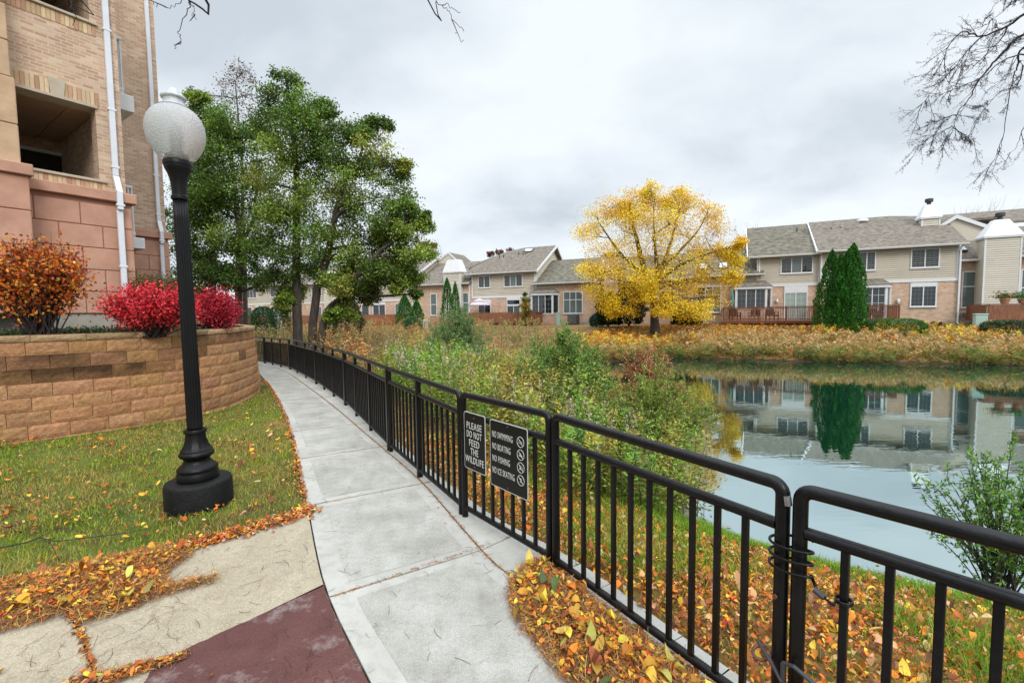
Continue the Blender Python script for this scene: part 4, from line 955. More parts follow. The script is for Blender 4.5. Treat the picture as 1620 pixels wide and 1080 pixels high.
roofslab(T,[(6.35,2.2,8.32),(11.8,2.2,5.42),(11.8,9,5.42),(6.35,9,8.32)],'shingle'); roofslab(T,[(5.2,2.2,7.5),(6.35,2.2,8.32),(6.35,9,8.32),(5.2,9,7.5)],'shingle')
roofslab(T,[(6.6,5.0,8.0),(20,5.0,8.0),(20,8,9.3),(6.9,8,9.3)],'shingle')
m=MB(); bar(m,(6.35,2.17,8.34),(11.9,2.17,5.40),.06,.26); bar(m,(5.15,2.17,7.47),(6.35,2.17,8.34),.06,.26); T.part('rake_board',m,M['white'])
win(T,9.1,10.3,1.7,4.22,.5,1,None,'pane_blind',rows=[.52])
# --- middle houses
T=Thing('townhouse','two-storey tan townhouse with brown board deck fence and lilac parasol','townhouse',R,(-28,0,GZ),GH)
two(T,-32.2,-25.0,0,3.3,ZE-.12,(0,1)); found(T,-32.2,-19.5,0)
z8=ZE-.1
roofslab(T,[(-32.9,-.45,z8),(-24.75,-.45,z8),(-24.5,4.5,8.78),(-28.4,4.5,8.78)],'shingle'); roofslab(T,[(-28.4,4.52,8.78),(-24.5,4.52,8.78),(-24.75,9.4,z8),(-32.9,9.4,z8)],'shingle')
roofslab(T,[(-32.9,-.43,z8-.01),(-28.4,4.48,8.77),(-30.6,4.48,8.45),(-32.9,2.6,7.3)],'shingle'); roofslab(T,[(-33.2,1.0,6.6),(-30.6,4.5,8.45),(-32.9,7.5,7)],'shingle')
gutter(T,-32.9,-24.75,-.45,z8-.02); gable(T,-25.0,-.05,4.5,9.0,z8-.1,8.6,1,0,'siding2')
m=MB(); bar(m,(-24.72,-.48,z8+.02),(-24.47,4.5,8.80),.06,.26); bar(m,(-24.47,4.5,8.80),(-24.72,9.4,z8),.06,.26); T.part('rake_board',m,M['white'])
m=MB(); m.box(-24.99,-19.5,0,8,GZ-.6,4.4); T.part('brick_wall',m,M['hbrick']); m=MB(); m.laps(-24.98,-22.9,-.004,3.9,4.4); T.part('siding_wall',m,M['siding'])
roofslab(T,[(-25.3,-.4,4.58),(-19.1,-.4,4.58),(-19.3,4.2,7.2),(-24.9,4.2,7.2)],'shingle2'); roofslab(T,[(-24.9,4.2,7.2),(-19.3,4.2,7.2),(-19.1,8.6,4.6),(-24.9,8.6,4.6)],'shingle2'); gutter(T,-25.3,-19.1,-.4,4.56)
gable(T,-19.5,-.05,4.2,8.4,4.5,7.0,1,0,'hbrick'); m=MB(); bar(m,(-19.08,-.42,4.6),(-19.28,4.2,7.22),.06,.22); T.part('rake_board',m,M['white'])
bay(T,-25.6,-22.7,0,1.65,3.62,3); win(T,-22.25,-20.35,1.65,3.7,0,3,None,['pane_blind','pane_blind','pane_blind'],rows=[.62]); win(T,-31.45,-30.03,4.35,5.6,0,2,(2,4),'pane'); win(T,-28.5,-26.43,4.35,5.6,0,3,None,['pane','pane_blind','pane'])
win(T,-31.5,-30.0,1.0,2.75,0,2,(2,4),'pane',name='sliding_door',head=.4); win(T,-28.2,-26.7,1.0,2.5,0,2,None,['pane','pane_blind'],name='sliding_door',head=.02); win(T,-28.2,-26.7,2.55,3.1,0,1,None,'pane',head=.2)
spout(T,-25.15,-.0,z8,4.7,.1); skyl(T,-27.4,3.7,8.3,.52,.5,.35); vents(T,[(-30.3,2.6,7.7,'pipe'),(-29.8,2.6,7.7,'pipe'),(-28.2,3.0,7.95,'pipe'),(-27.6,3.0,8.0,'gray')])
T=Thing('townhouse','low brick townhouse wing with white-hooded siding chimney and narrow windows','townhouse',R,(-36,0,GZ),GH)
m=MB(); m.box(-39.5,-32.21,0,8,GZ-.6,4.85); T.part('brick_wall',m,M['hbrick']); found(T,-39.5,-32.2,0)
roofslab(T,[(-39.8,-.4,4.95),(-32.3,-.4,4.95),(-30.9,4.5,7.7),(-39.8,4.5,7.7)],'shingle'); roofslab(T,[(-39.8,4.5,7.7),(-30.9,4.5,7.7),(-32.3,8.6,5),(-39.8,8.6,5)],'shingle'); gutter(T,-39.8,-32.3,-.4,4.93)
chimney(T,-35.3,-33.3,-.5,.6,GZ-.2,6.0,7.4,cap=None,taper=.68); win(T,-37.45,-36.6,1.6,3.95,0,1,None,'pane_blind',rows=[.5]); win(T,-33.35,-32.6,1.8,3.95,0,1,None,'pane_blind',rows=[.5])
m=MB(); m.prism([(-41.6,7.0),(-38.0,8.9),(-36.2,7.5),(-36.2,5.0),(-41.6,5)],4.5,4.7,'y'); T.part('gable',m,M['siding']); m=MB(); bar(m,(-41.8,4.45,6.9),(-38.0,4.45,9.0),.07,.22); bar(m,(-38.0,4.45,9.0),(-36.0,4.45,7.4),.07,.22); T.part('rake_board',m,M['white'])
roofslab(T,[(-42.6,4.6,7.1),(-38.0,4.6,8.98),(-38.0,8,8.98),(-43,8,6.8)],'shingle'); roofslab(T,[(-38.0,4.6,8.98),(-36.0,4.6,7.4),(-36,8,7.4),(-38,8,8.98)],'shingle'); spout(T,-32.5,0,4.9,GZ)
# --- far left houses
def simple(lab,s0,s1,seed,lower=None):
    T=Thing('townhouse',lab,'townhouse',R,((s0+s1)/2,0,GZ),GH); r=random.Random(seed)
    two(T,s0,s1,0,3.25,ZE-.1,(0,1)); roofslab(T,[(s0-.3,-.45,ZE-.08),(s1+.3,-.45,ZE-.08),(s1+.3,4.5,8.6),(s0-.3,4.5,8.6)],'shingle'); roofslab(T,[(s0-.3,4.5,8.6),(s1+.3,4.5,8.6),(s1+.3,9.4,ZE-.08),(s0-.3,9.4,ZE-.08)],'shingle')
    gutter(T,s0-.3,s1+.3,-.45,ZE-.1); gable(T,s1,-.05,4.5,9,ZE-.2,8.4,1,0); found(T,s0,s1,0)
    m=MB(); bar(m,(s1+.33,-.48,ZE-.05),(s1+.33,4.5,8.62),.06,.26); bar(m,(s1+.33,4.5,8.62),(s1+.33,9.4,ZE-.1),.06,.26); T.part('rake_board',m,M['white'])
    L=s1-s0; win(T,s0+L*.12,s0+L*.12+2.1,4.2,5.5,0,3,None,'pane'); win(T,s0+L*.62,s0+L*.62+1.8,4.2,5.5,0,2,(2,3),'pane')
    win(T,s0+L*.10,s0+L*.10+1.2,1.3,3.0,0,1,(2,4),'pane'); win(T,s0+L*.3,s0+L*.3+1.9,1.0,2.95,0,2,(2,4),'pane',name='sliding_door',head=.2); win(T,s0+L*.68,s0+L*.68+1.6,1.5,3.0,0,2,None,'pane_blind')
    spout(T,s1-.25,0,ZE-.1,GZ); return T
simple('tan and brick townhouse seen between the slanting tree trunks and the parasol house',-48.2,-39.6,1)
T=simple('farthest tan townhouse with a brown deck fence seen left of the green trees',-69.3,-59.5,2)
T=Thing('townhouse','recessed tan townhouse seen between the three green tree trunks','townhouse',R,(-54,0,GZ),GH)
two(T,-59.4,-51.5,1.2,3.25,ZE-.1,(1,1)); roofslab(T,[(-59.6,.7,ZE-.08),(-51.2,.7,ZE-.08),(-51.2,5.2,8.5),(-59.6,5.2,8.5)]); gutter(T,-59.6,-51.2,.7,ZE-.1); win(T,-56.9,-55.1,4.2,5.5,1.2,2,(2,3),'pane'); win(T,-56.6,-55.2,1.3,2.9,1.2,1,None,'pane_blind')
m=MB(); m.box(-51.4,-48.3,1.6,8,GZ-.6,4.7); T.part('brick_wall',m,M['hbrick']); roofslab(T,[(-51.6,1.1,4.8),(-48,1.1,4.8),(-48,5.4,7.4),(-51.6,5.4,7.4)]); gutter(T,-51.6,-48,1.1,4.78); chimney(T,-53.9,-52.3,.5,1.2,GZ-.2,5.8,7.2,cap=None,taper=.6)
T=Thing('townhouse','set-back brick townhouse with brick chimney hidden behind the yellow tree','townhouse',R,(-15,2,GZ),GH)
m=MB(); m.box(-18.6,-11.35,2.0,9,GZ-.6,4.5); T.part('brick_wall',m,M['hbrick']); roofslab(T,[(-18.9,1.6,4.62),(-11.3,1.6,4.62),(-11.3,6,7.3),(-18.9,6,7.3)],'shingle2'); gutter(T,-18.9,-11.8,1.6,4.6)
m=MB(); m.box(-18.75,-17.5,1.5,2.3,GZ-.6,7.1); m.box(-18.85,-17.4,1.4,2.4,7.1,7.25); T.part('chimney',m,M['hbrick']); win(T,-16.8,-15,1.6,3.6,2.0,2,None,'pane'); win(T,-13.9,-12.4,1.6,3.6,2.0,2,None,'pane')

# --- decks and what stands on them
def deck(lab,s0,s1,w0,solid=False,zt=1.97,w1=-.02,cat='deck',zbot=.78,ends=(1,1)):
    T=Thing('deck',lab,cat,R,((s0+s1)/2,w0,GZ)); m=MB(); 
    x=w0
    while x<w1-.1: m.box(s0,s1,x,x+.13,.92,.96); x+=.14
    T.part('floor',m,M['redwood']); m=MB(); m.bbox(s0-.02,s1+.02,w0-.05,w0-.01,zbot,.99,.005); m.bbox(s0-.02,s1+.02,w0-.09,w0-.05,zbot+.12,.95,.004); T.part('fascia',m,M['redwood'])
    n=max(1,round((s1-s0)/1.8))
    for i in range(n+1):
        x=s0+.05+(s1-s0-.1)*i/n; m=MB(); m.bbox(x-.05,x+.05,w0-.0,w0+.10,.3,zt,.006); T.part('post',m,M['redwood'])
    def run(a,b,along):
        m=MB(); 
        bx=(lambda p,q,lo,hi,t0,t1:m.box(p,q,w0+t0,w0+t1,lo,hi)) if along=='s' else (lambda p,q,lo,hi,t0,t1:m.box(ends_x+t0-.05,ends_x+t1-.05,p,q,lo,hi))
        bx(a,b,zt,zt+.04,-.03,.13); bx(a,b,zt-.10,zt-.03,.02,.06); bx(a,b,1.05,1.12,.02,.06)
        x=a+.05; st=.105 if not solid else .12; bw=.035 if not solid else .115
        while x<b-.04: bx(x,x+bw,1.0 if not solid else .95,zt-.02,-.015,.015); x+=st
        return m
    T.part('railing',run(s0,s1,'s'),M['redwood'])
    for k,ex in enumerate((s0+.05,s1-.05)):
        if ends[k]: ends_x=ex; T.part('railing',run(w0+.15,w1-.1,'w'),M['redwood'])
    return T
deck('long redwood deck with slatted railing below the bay window',-8.5,-2.32,-3.0)
deck('short redwood deck right of the tall arborvitae',-.6,2.05,-3.0)
deck('board-fenced deck holding the flower pots at the right edge',6.3,14.5,-3.0,True,1.93,ends=(1,0))
deck('brown board-fenced deck under the lilac parasol',-31.4,-24.0,-2.6,True,1.80)
deck('brown board-fenced deck seen right of the leaning trunks',-47.4,-40.3,-2.6,True,1.75)
deck('brown deck fence behind the straight tree trunk',-58.5,-51.0,-2.0,True,1.75)
deck('farthest brown deck fence behind the wall corner',-70.5,-64.0,-2.4,True,1.75)
def chair(s,w,rot,lab,sc=1.0):
    p=R.P(s,w,.96); F=Fr(p[0],p[1],R.ang+rot); T=Thing('deck_chair',lab,'chair',F,(0,0,.96),'dark wicker chairs on the long deck'); g=.96
    m=MB(); m.bbox(-.3,.3,-.28,.28,g+.34,g+.44,.03); T.part('seat',m,M['wicker'])
    m=MB(); V=[(x,.24+.08*(1-(x/.3)**2),z) for x,z in ((-.3,g+.44),(0,g+.44),(.3,g+.44),(.32,g+.8),(.2,g+.98),(0,g+1.04),(-.2,g+.98),(-.32,g+.8))]; m.add(V+[(x,y+.05,z) for x,y,z in V],[tuple(range(8)),tuple(range(15,7,-1))]+[(i,8+i,8+(i+1)%8,(i+1)%8) for i in range(8)]); T.part('backrest',m,M['wicker'])
    for x in (-.32,.32): m=MB(); m.bbox(x-.04,x+.04,-.28,.28,g+.60,g+.65,.01); m.box(x-.03,x+.03,-.27,-.21,g,g+.6); m.box(x-.03,x+.03,.22,.28,g,g+.6); T.part('armrest',m,M['wicker'])
chair(-7.7,-1.9,2.7,'wicker chair at the left end of the long deck'); chair(-6.35,-1.8,-.3,'wicker chair in the middle of the long deck'); chair(-5.2,-2.0,.5,'wicker chair nearest the sliding door'); chair(.9,-2.0,.2,'dark wicker chair on the short deck right of the arborvitae')
def parasol_closed():
    T=Thing('patio_umbrella','closed teal patio umbrella standing on the long deck','umbrella',R,(-7.9,-1.5,.96)); c=(-7.9,-1.5)
    m=MB(); m.tube([(*c,.96),(*c,3.42)],.025,8); T.part('pole',m,M['gray_metal']); m=MB(); m.lathe([(.10,2.0),(.17,2.05),(.14,2.3),(.15,2.6),(.12,2.9),(.07,3.2),(.02,3.4)],24,c,flute=6,fd=.3,zr=(2.0,3.3)); T.part('canopy',m,M['teal'],smooth=True)
parasol_closed()
def parasol_open():
    c=(-30.6,-1.3); T=Thing('patio_umbrella','open lilac patio parasol on the board-fenced deck','umbrella',R,(*c,.96)); m=MB(); m.tube([(*c,.96),(*c,3.1)],.025,8); T.part('pole',m,M['gray_metal'])
    m=MB(); m.lathe([(1.15,2.55),(1.13,2.63),(.8,2.78),(.78,2.80),(.4,3.0),(.02,3.15)],8,c); T.part('canopy',m,M['lilac'])
    m=MB(); m.lathe([(.62,2.98),(.6,3.03),(.25,3.16),(.02,3.22)],8,c); T.part('top_vent',m,M['white'])
parasol_open()
def acunit(s,w,lab,sc=1.):
    T=Thing('air_conditioner',lab,'air conditioner',R,(s,w,GZ)); m=MB(); m.bbox(s-.45*sc,s+.45*sc,w-.4,w+.4,.66,.66+.85*sc,.03); o=T.part('cabinet',m,M['dgray' if sc>=1 else 'util']); m=MB()
    for i in range(12): z=.72+i*.062*sc; m.box(s-.4*sc,s+.4*sc,w-.415,w-.402,z,z+.03)
    T.part('grille',m,M['gray_metal'],parent=o)
acunit(-21.0,-.8,'dark grey air conditioner below the six-pane window'); acunit(7.6,-1.5,'pale air conditioner beside the big siding chimney',.9); acunit(-50.3,-.6,'small pale air conditioner by the leaning tree trunks',.9)
def util(s,w,zg,hh,lab,wd=.22,red=False,head=True):
    T=Thing('utility_pedestal',lab,'utility box',R,(s,w,zg)); m=MB(); m.bbox(s-wd,s+wd,w-.18,w+.18,zg-.1,zg+hh,.03); T.part('cabinet',m,M['util'])
    if head: m=MB(); m.bbox(s-wd-.02,s+wd+.02,w-.2,w+.2,zg+hh,zg+hh+.07,.02); T.part('lid',m,M['util'])
    if red: m=MB(); m.box(s+.02,s+.12,w-.19,w-.182,zg+hh*.6,zg+hh*.9); T.part('warning_marks',m,M['util_red'])
def onrow(px,py,w): s,z=R.hit(px,py,w); return s,z
for px,pt,pb,w,lab,wd in [(884,495,516,-3,'tall grey-green pedestal left of the dark air conditioner',.16),(1551,498,523,-5,'green pedestal right of the white downspout',.28),(673,507,524,-9,'slim pale green pedestal beside the clipped round shrub',.16),(678,520,530,-9.5,'short pale green box in the meadow grass',.2),(444,512,526,-12,'pale green pedestal left of the straight trunk',.2),(450,519,527,-12.5,'tiny pale box beside the pedestal in the far grass',.14)]:
    s,z1=onrow(px,pt,w); _,z0=onrow(px,pb,w); p=R.P(s,w,0); g=min(z0,gz(p[0],p[1])); util(s,w,g,z1-g,lab,wd,px==673)
def pot(s,lab,red):
    w=-2.95; T=Thing('flower_pot',lab,'flower pot',R,(s,w,1.97)); m=MB(); m.lathe([(.17,1.972),(.23,2.2),(.25,2.2),(.25,2.25),(.2,2.25)],16,(s,w)); T.part('pot',m,M['terra'],smooth='auto')
    n=500; P=np.c_[rng.normal(s,.22,n),rng.normal(w,.16,n),2.28+np.abs(rng.normal(0,.16,n))]; V,F,C=leafquads(P,.12,.06,pal(n,[(.05,.16,.03),(.08,.22,.04)])); 
    if red: 
        q=rng.random(n)<.22; C=C.reshape(n,4,3); C[q]=(.6,.03,.02); C=C.reshape(-1,3)
    np_mesh('flowers',V,F,C,M['leaf'],T.o,T.org)
pot(7.05,'terracotta pot of red geraniums on the deck fence',True); pot(7.85,'terracotta pot of green fronds on the deck fence at the right edge',False)

# ------------------------------------------------------------ trees and shrubs
GREENS=[(.085,.18,.026),(.135,.25,.034),(.25,.34,.05),(.05,.105,.02),(.38,.36,.07)]
def bez(a,b,c,n=7): return [a*(1-t)**2+2*b*t*(1-t)+c*t*t for t in np.linspace(0,1,n)]
def tree(name,lab,cat,base,trunks,blobs,D0,nl,ls,lw,cols,wts=None,group=None,seed=1,mt='leaf',bark='bark',sub=(9,16),twr=.012,tone=.28,spread=.9,sig=.195,up=.5):
    """trunks: pixel polylines (px,py,dy,radius); blobs: (px,py,rpx,dy)"""
    r=np.random.default_rng(seed); T=Thing(name,lab,cat,WORLD,base,group); tm=MB(); allp=[]
    for tr in trunks:
        pts=[]; 
        for i,(px,py,dy,rad) in enumerate(tr):
            p=np.array(base) if i==0 and px is None else aty(px,py,D0+dy); pts.append(p)
        P=catmull(pts,5); R_=np.interp(np.linspace(0,1,len(P)),np.linspace(0,1,len(tr)),[q[3] for q in tr])
        P=[p+np.array([*r.normal(0,.02,2),0])*(1 if i else 0) for i,p in enumerate(P)]
        f=MB(); tm.tube(P,list(R_),9); allp+=[(p,rr) for p,rr in zip(P,R_)]
    b0=np.array([p for p,_ in allp][0:1]); AP=np.array([p for p,_ in allp]); AR=np.array([q for _,q in allp])
    LP=[];LC=[]; cw=np.array(cols,float)
    for (px,py,rp,dy) in blobs:
        c=aty(px,py,D0+dy); R_=rp*(D0+dy)/FPX
        cost=np.linalg.norm(AP-c,axis=1)+1.3*np.maximum(0,AP[:,2]-(c[2]-.25*R_))+(AP[:,2]<gz(*base[:2])+1.6)*4
        i=int(np.argmin(cost)); a=AP[i]; mid=(a+c)/2+np.array([0,0,-.12*np.linalg.norm(c-a)*r.uniform(-.6,1)])+r.normal(0,.12,3)
        L=bez(a,mid,c); r0=min(AR[i]*.6,.02+.022*np.linalg.norm(c-a)+.01*R_); tm.tube(L,list(np.linspace(r0,twr*1.3,len(L))),6)
        m=r.integers(*sub); 
        tb=cols[r.choice(len(cols),p=None if wts is None else np.array(wts)/sum(wts))]
        for k in range(m):
            d=nrm(r.normal(0,1,3)); d[2]*=.75; q=c+d*R_*spread*r.uniform(.35,1)**.6
            j=r.integers(2,len(L)); a2=np.array(L[j]); mid=(a2+q)/2+np.array([0,0,.06*R_])+r.normal(0,.05*R_,3)
            tm.tube(bez(a2,mid,q,5),list(np.linspace(twr,twr*.35,5)),4)
            for h in range(3):
                e=q+nrm(r.normal(0,1,3))*R_*sig*1.9; tm.tube([q*.6+a2*.4 if h==0 else q,(q+e)/2+r.normal(0,.03,3)*R_,e],[twr*.5,twr*.4,twr*.2],3,cap=False)
            n=int(nl*r.uniform(.5,1.3)); P=q+r.normal(0,sig*R_,(n,3))*np.array([1.15,1.15,.85]); LP.append(P)
            cc=cw[r.choice(len(cols),n,p=None if wts is None else np.array(wts)/sum(wts))]*.5+np.array(tb)*.5
            LC.append(np.clip(cc*(1+r.normal(0,tone))*(1+r.normal(0,.2,(n,1))),.003,1))
    T.part('trunk',tm,M[bark],smooth=True)
    P=np.concatenate(LP); C=np.concatenate(LC); V,F,C=leafquads(P,ls,lw,C,up=up,r=r)
    np_mesh('crown',V,F,C,M[mt],T.o,base); return T
GT='green trees along the path'
def base_at(px,y): p=aty(px,500,y); return (float(p[0]),float(p[1]),gz(p[0],p[1])-.05)
b=base_at(470,18)
tree('maple_tree','tall green tree with one straight trunk just beyond the fence','tree',b,[[(None,0,0,.20),(469,470,0,.17),(469,395,0,.15),(470,300,.1,.12),(462,200,0,.07),(452,125,0,.03)]],
 [(455,135,26,0),(448,165,34,.4),(478,170,34,-.4),(430,200,36,.3),(468,205,42,-.8),(505,200,36,.6),(520,175,22,.3),(440,245,44,-.5),(490,250,46,.8),(425,290,40,.6),(465,300,48,-1.2),(500,300,40,.3),(520,240,34,0),(445,345,44,-.8),(485,350,48,.4),(430,385,38,.5),(475,400,46,-1),(505,415,36,.6),(440,430,34,-.3),(462,455,26,.5),(500,380,36,-1),(420,330,34,0),(450,480,18,-.4)],
 18,200,.088,.066,GREENS,[4,5,3,3,1],GT,11)
b=base_at(488,17.3)
tree('maple_tree','green tree whose dark trunk leans to the right beside the straight one','tree',b,[[(None,0,0,.17),(500,470,0,.15),(520,395,0,.13),(540,305,0,.10),(568,250,.2,.05),(575,215,.2,.03)],[(520,395,0,.08),(535,340,-.5,.06),(585,320,-.8,.03)]],
 [(570,205,28,0),(600,200,20,.3),(540,215,32,.4),(590,240,36,-.3),(548,255,40,-.9),(615,270,32,.4),(570,295,44,-.6),(620,310,34,.2),(535,310,40,.8),(600,345,42,-.7),(555,350,44,.6),(635,345,28,0),(540,395,42,-.7),(585,395,40,.5),(620,385,34,-.2),(560,430,34,.4),(530,440,28,-.5),(600,425,30,0),(640,262,14,0)],
 17.3,185,.086,.066,GREENS,[4,4,3,3,2],GT,12)
b=base_at(495,16.6)
tree('maple_tree','low green tree with its trunk slanting far to the right','tree',b,[[(None,0,0,.15),(515,500,0,.13),(535,475,0,.12),(575,425,0,.10),(605,395,0,.07),(640,370,-.2,.035)]],
 [(650,365,34,0),(672,360,18,0),(660,400,30,-.4),(628,410,32,.3),(675,395,18,.2),(650,440,22,0),(625,450,20,-.3),(600,430,28,-.5),(570,455,28,.2),(545,455,26,-.4),(640,330,24,0),(670,345,14,0),(655,465,13,0),(550,490,24,.2),(530,500,16,-.3),(610,370,28,.5),(585,470,20,.6)],
 16.6,175,.084,.064,GREENS,[3,4,4,3,3],GT,13)
b=base_at(374,20)
tree('maple_tree','green tree with a forked trunk between the lamp post and the straight trunk','tree',b,[[(None,0,0,.17),(377,440,0,.14),(379,390,0,.13),(373,316,0,.10),(365,240,0,.06),(360,190,0,.03)],[(379,390,0,.09),(400,350,.3,.07),(405,290,.4,.04)]],
 [(360,195,34,0),(385,235,36,.5),(345,240,36,-.5),(400,280,34,0),(360,290,44,-.6),(395,330,38,.5),(345,335,40,.3),(375,370,40,-.8),(405,385,34,.4),(345,390,36,.4),(390,430,32,-.3),(350,440,30,.3),(415,440,26,0),(330,300,34,0),(415,220,26,.8)],
 20,205,.096,.072,GREENS,[5,5,2,4,1],GT,14)
b=base_at(330,20.5)
tree('maple_tree','green tree behind the lamp post with a thin straight trunk','tree',b,[[(None,0,0,.14),(337,455,0,.12),(334,351,0,.10),(336,264,0,.06),(335,200,0,.03)]],
 [(330,190,26,0),(320,225,32,.3),(345,215,26,-.4),(315,270,38,-.3),(300,310,38,.5),(330,330,40,-.6),(300,360,38,0),(325,400,40,.4),(290,400,36,.8),(340,430,30,0),(300,440,34,.5),(320,470,22,0),(312,160,18,0),(285,345,30,1),(335,270,30,.5)],
 20.5,205,.098,.074,GREENS,[5,5,2,4,2],GT,15)
b=base_at(385,24)
tree('birch_tree','thin half-bare tree top rising behind the green trees','tree',b,[[(None,0,0,.14),(384,300,0,.08),(378,200,0,.05),(372,130,0,.02)]],
 [(370,130,26,0),(350,150,26,0),(395,150,26,.3),(385,115,20,0),(405,185,22,0),(365,180,30,0),(345,195,22,0),(310,150,14,0)],24,26,.10,.06,[(.16,.10,.06),(.10,.12,.04),(.2,.14,.09)],None,None,16,sub=(10,16),bark='bark2')
YL=[(.88,.56,.015),(.94,.66,.03),(.82,.45,.015),(.94,.76,.10),(.60,.28,.025)]
b=base_at(1037,33); b=(b[0],b[1],b[2])
tree('yellow_tree','broad tree in bright yellow autumn leaf standing before the houses','tree',b,[[(None,0,0,.38),(1035,495,0,.27),(1031,460,0,.25),(1016,415,0,.2),(1005,370,0,.12),(995,330,0,.06)],[(1031,452,0,.2),(1045,430,0,.16),(1062,380,.5,.1),(1075,330,.6,.04)],[(1031,450,0,.2),(1085,415,-.6,.08),(1140,395,-.8,.03),(1170,385,-.8,.015)],[(1025,440,0,.14),(985,405,-.4,.09),(950,355,-.4,.04)],[(1040,435,0,.15),(1035,370,-.8,.08),(1033,320,-.8,.03)],[(1048,425,0,.12),(1100,370,.8,.06),(1120,335,.8,.03)]],
 [(1000,318,24,0),(1035,316,26,.5),(1070,314,24,-.5),(972,325,28,.6),(1010,340,34,-.8),(1050,340,36,.8),(1090,328,30,0),(1122,340,24,.5),(945,345,28,-.4),(985,365,38,.4),(1030,375,42,-1.2),(1075,370,40,.8),(1115,370,36,-.5),(930,372,26,0),(945,405,34,.5),(985,405,38,-.8),(1030,410,42,1),(1075,410,40,-1),(1115,405,38,.5),(1148,396,20,0),(1166,384,13,-.5),(1160,412,16,.6),(930,430,26,0),(962,440,34,-.6),(1005,445,38,.4),(1050,445,40,-1.2),(1092,445,38,.6),(1130,430,30,0),(952,468,28,.4),(985,478,28,-.6),(1060,475,34,-1.4),(1100,475,32,.3),(1085,494,24,-1.2),(1135,470,22,0),(1112,492,22,-1),(1030,302,16,0),(1015,470,22,-1.2),(1045,490,18,-1.6),(965,490,18,0),(1160,440,18,-.5),(1005,330,26,1.2),(1060,355,30,-1.5),(1020,440,30,-1.8)],
 33,160,.105,.078,YL,[5,5,3,3,.9],None,21,mt='petal',sub=(9,14),sig=.225,twr=.014,tone=.14)
# arborvitae and clipped shrubs: dense leafy bodies with sprays
def cone(name,lab,cat,cx,cy,zb,H,Rm,cols,n=6000,group=None,seed=1,shape='cone',ls=.13,lw=.07,squash=1.,mt='leaf'):
    r=np.random.default_rng(seed); T=Thing(name,lab,cat,WORLD,(cx,cy,zb),group)
    u=r.random(n)**(.8 if shape=='cone' else 1); a=r.uniform(0,2*PI,n)
    if shape=='cone': rad=Rm*np.sin(np.clip((1-u)**.72,0,1)*PI/2)*(1-.25*np.exp(-u*14)); z=u*H
    else: ph=np.arccos(1-2*r.random(n)*.72); rad=Rm*np.sin(ph)**.75; z=H*(.36+.62*np.cos(ph)); z=np.maximum(z,.03*H)
    lump=1+.26*(vnoise(a*2.6+seed*3,z*1.6/ max(H/4,.5),1.6,seed)-.5)*2+.10*(vnoise(a*9,z*9,1,seed)-.5)*2
    dep=r.random(n)**2*.22; rr=rad*lump*(1-dep)
    P=np.c_[cx+rr*np.cos(a)*squash,cy+rr*np.sin(a),zb+z+r.normal(0,.03,n)]
    dirs=np.c_[np.cos(a)*.6,np.sin(a)*.6,np.full(n,.9 if shape=='cone' else .5)]
    C=pal(n,cols,None,.28,r)*(.6+.8*vnoise(a*4,z*3,1,seed))[:,None]
    V,F,C=leafquads(P,ls,lw,C,up=.1,r=r,dirs=dirs); np_mesh('foliage',V,F,C,M[mt],T.o,T.org)
    m=MB()
    if shape=='cone': m.tube([(cx,cy,zb-.1),(cx,cy,zb+H*.8)],[.08,.03],8)
    else:
        for k in range(6): q=k*PI/3; m.tube([(cx,cy,zb-.1),(cx+math.cos(q)*Rm*.3*squash,cy+math.sin(q)*Rm*.3,zb+H*.35),(cx+math.cos(q+.3)*Rm*.6*squash,cy+math.sin(q+.3)*Rm*.6,zb+H*.7)],[.03,.02,.01],5)
    T.part('stem',m,M['bark']); return T
ARB=[(.03,.14,.015),(.045,.19,.02),(.07,.24,.03),(.02,.09,.012)]
def conepx(lab,px,pt,pb,wpx,y,seed,n=5000,cols=ARB,shape='cone',name='arborvitae',cat='shrub',group=None,**k):
    p=aty(px,pt,y); g=gz(p[0],p[1]); 
    if pb is not None: g=min(g,float(aty(px,pb,y)[2])) if shape=='x' else g
    return cone(name,lab,cat,p[0],p[1],g,p[2]-g,wpx/2*y/FPX,cols,n,group,seed,shape,**k)
GA='tall arborvitae in the clump by the long deck'
conepx('tallest arborvitae at the back right of the big clump',1351,385,0,40,29.5,1,9000,group=GA); conepx('leftmost tall arborvitae of the big clump by the long deck',1317,396,0,42,29.2,2,8000,group=GA)
conepx('arborvitae at the front of the big clump with pointed top left of its tallest neighbour',1331,402,0,42,28.6,3,8500,group=GA); conepx('arborvitae at the front right of the big clump',1344,394,0,44,28.4,4,8500,group=GA)
conepx('small pointed arborvitae before the white-hooded siding chimney',707,440,0,22,40,5,3500); conepx('shorter arborvitae right beside the one before the siding chimney',720,446,0,16,40.5,6,2500)
conepx('rounded arborvitae left of the clipped ball shrub',640,467,0,30,41,7,4000); conepx('squat arborvitae touching the clipped ball shrub',659,475,0,24,41.5,8,3000)
DG=[(.02,.06,.018),(.03,.085,.022),(.045,.11,.03)]
conepx('clipped green ball shrub near the slim pale pedestal',652,501,0,28,37,9,2500,cols=[(.04,.12,.04),(.06,.16,.05)],shape='ball',name='round_shrub')
conepx('big rounded green hedge shrub behind the far end of the fence',415,484,0,40,38,10,5000,cols=DG,shape='ball',name='round_shrub'); conepx('rounded green hedge shrub just left of the straight tree trunk',440,483,0,34,37,11,4000,cols=DG,shape='ball',name='round_shrub')
conepx('dark leafy shrub beside the leaning tree trunk',545,470,0,50,33,12,6000,cols=[(.03,.06,.02),(.05,.08,.03),(.08,.07,.04)],shape='ball',name='leafy_bush',ls=.16,lw=.1)
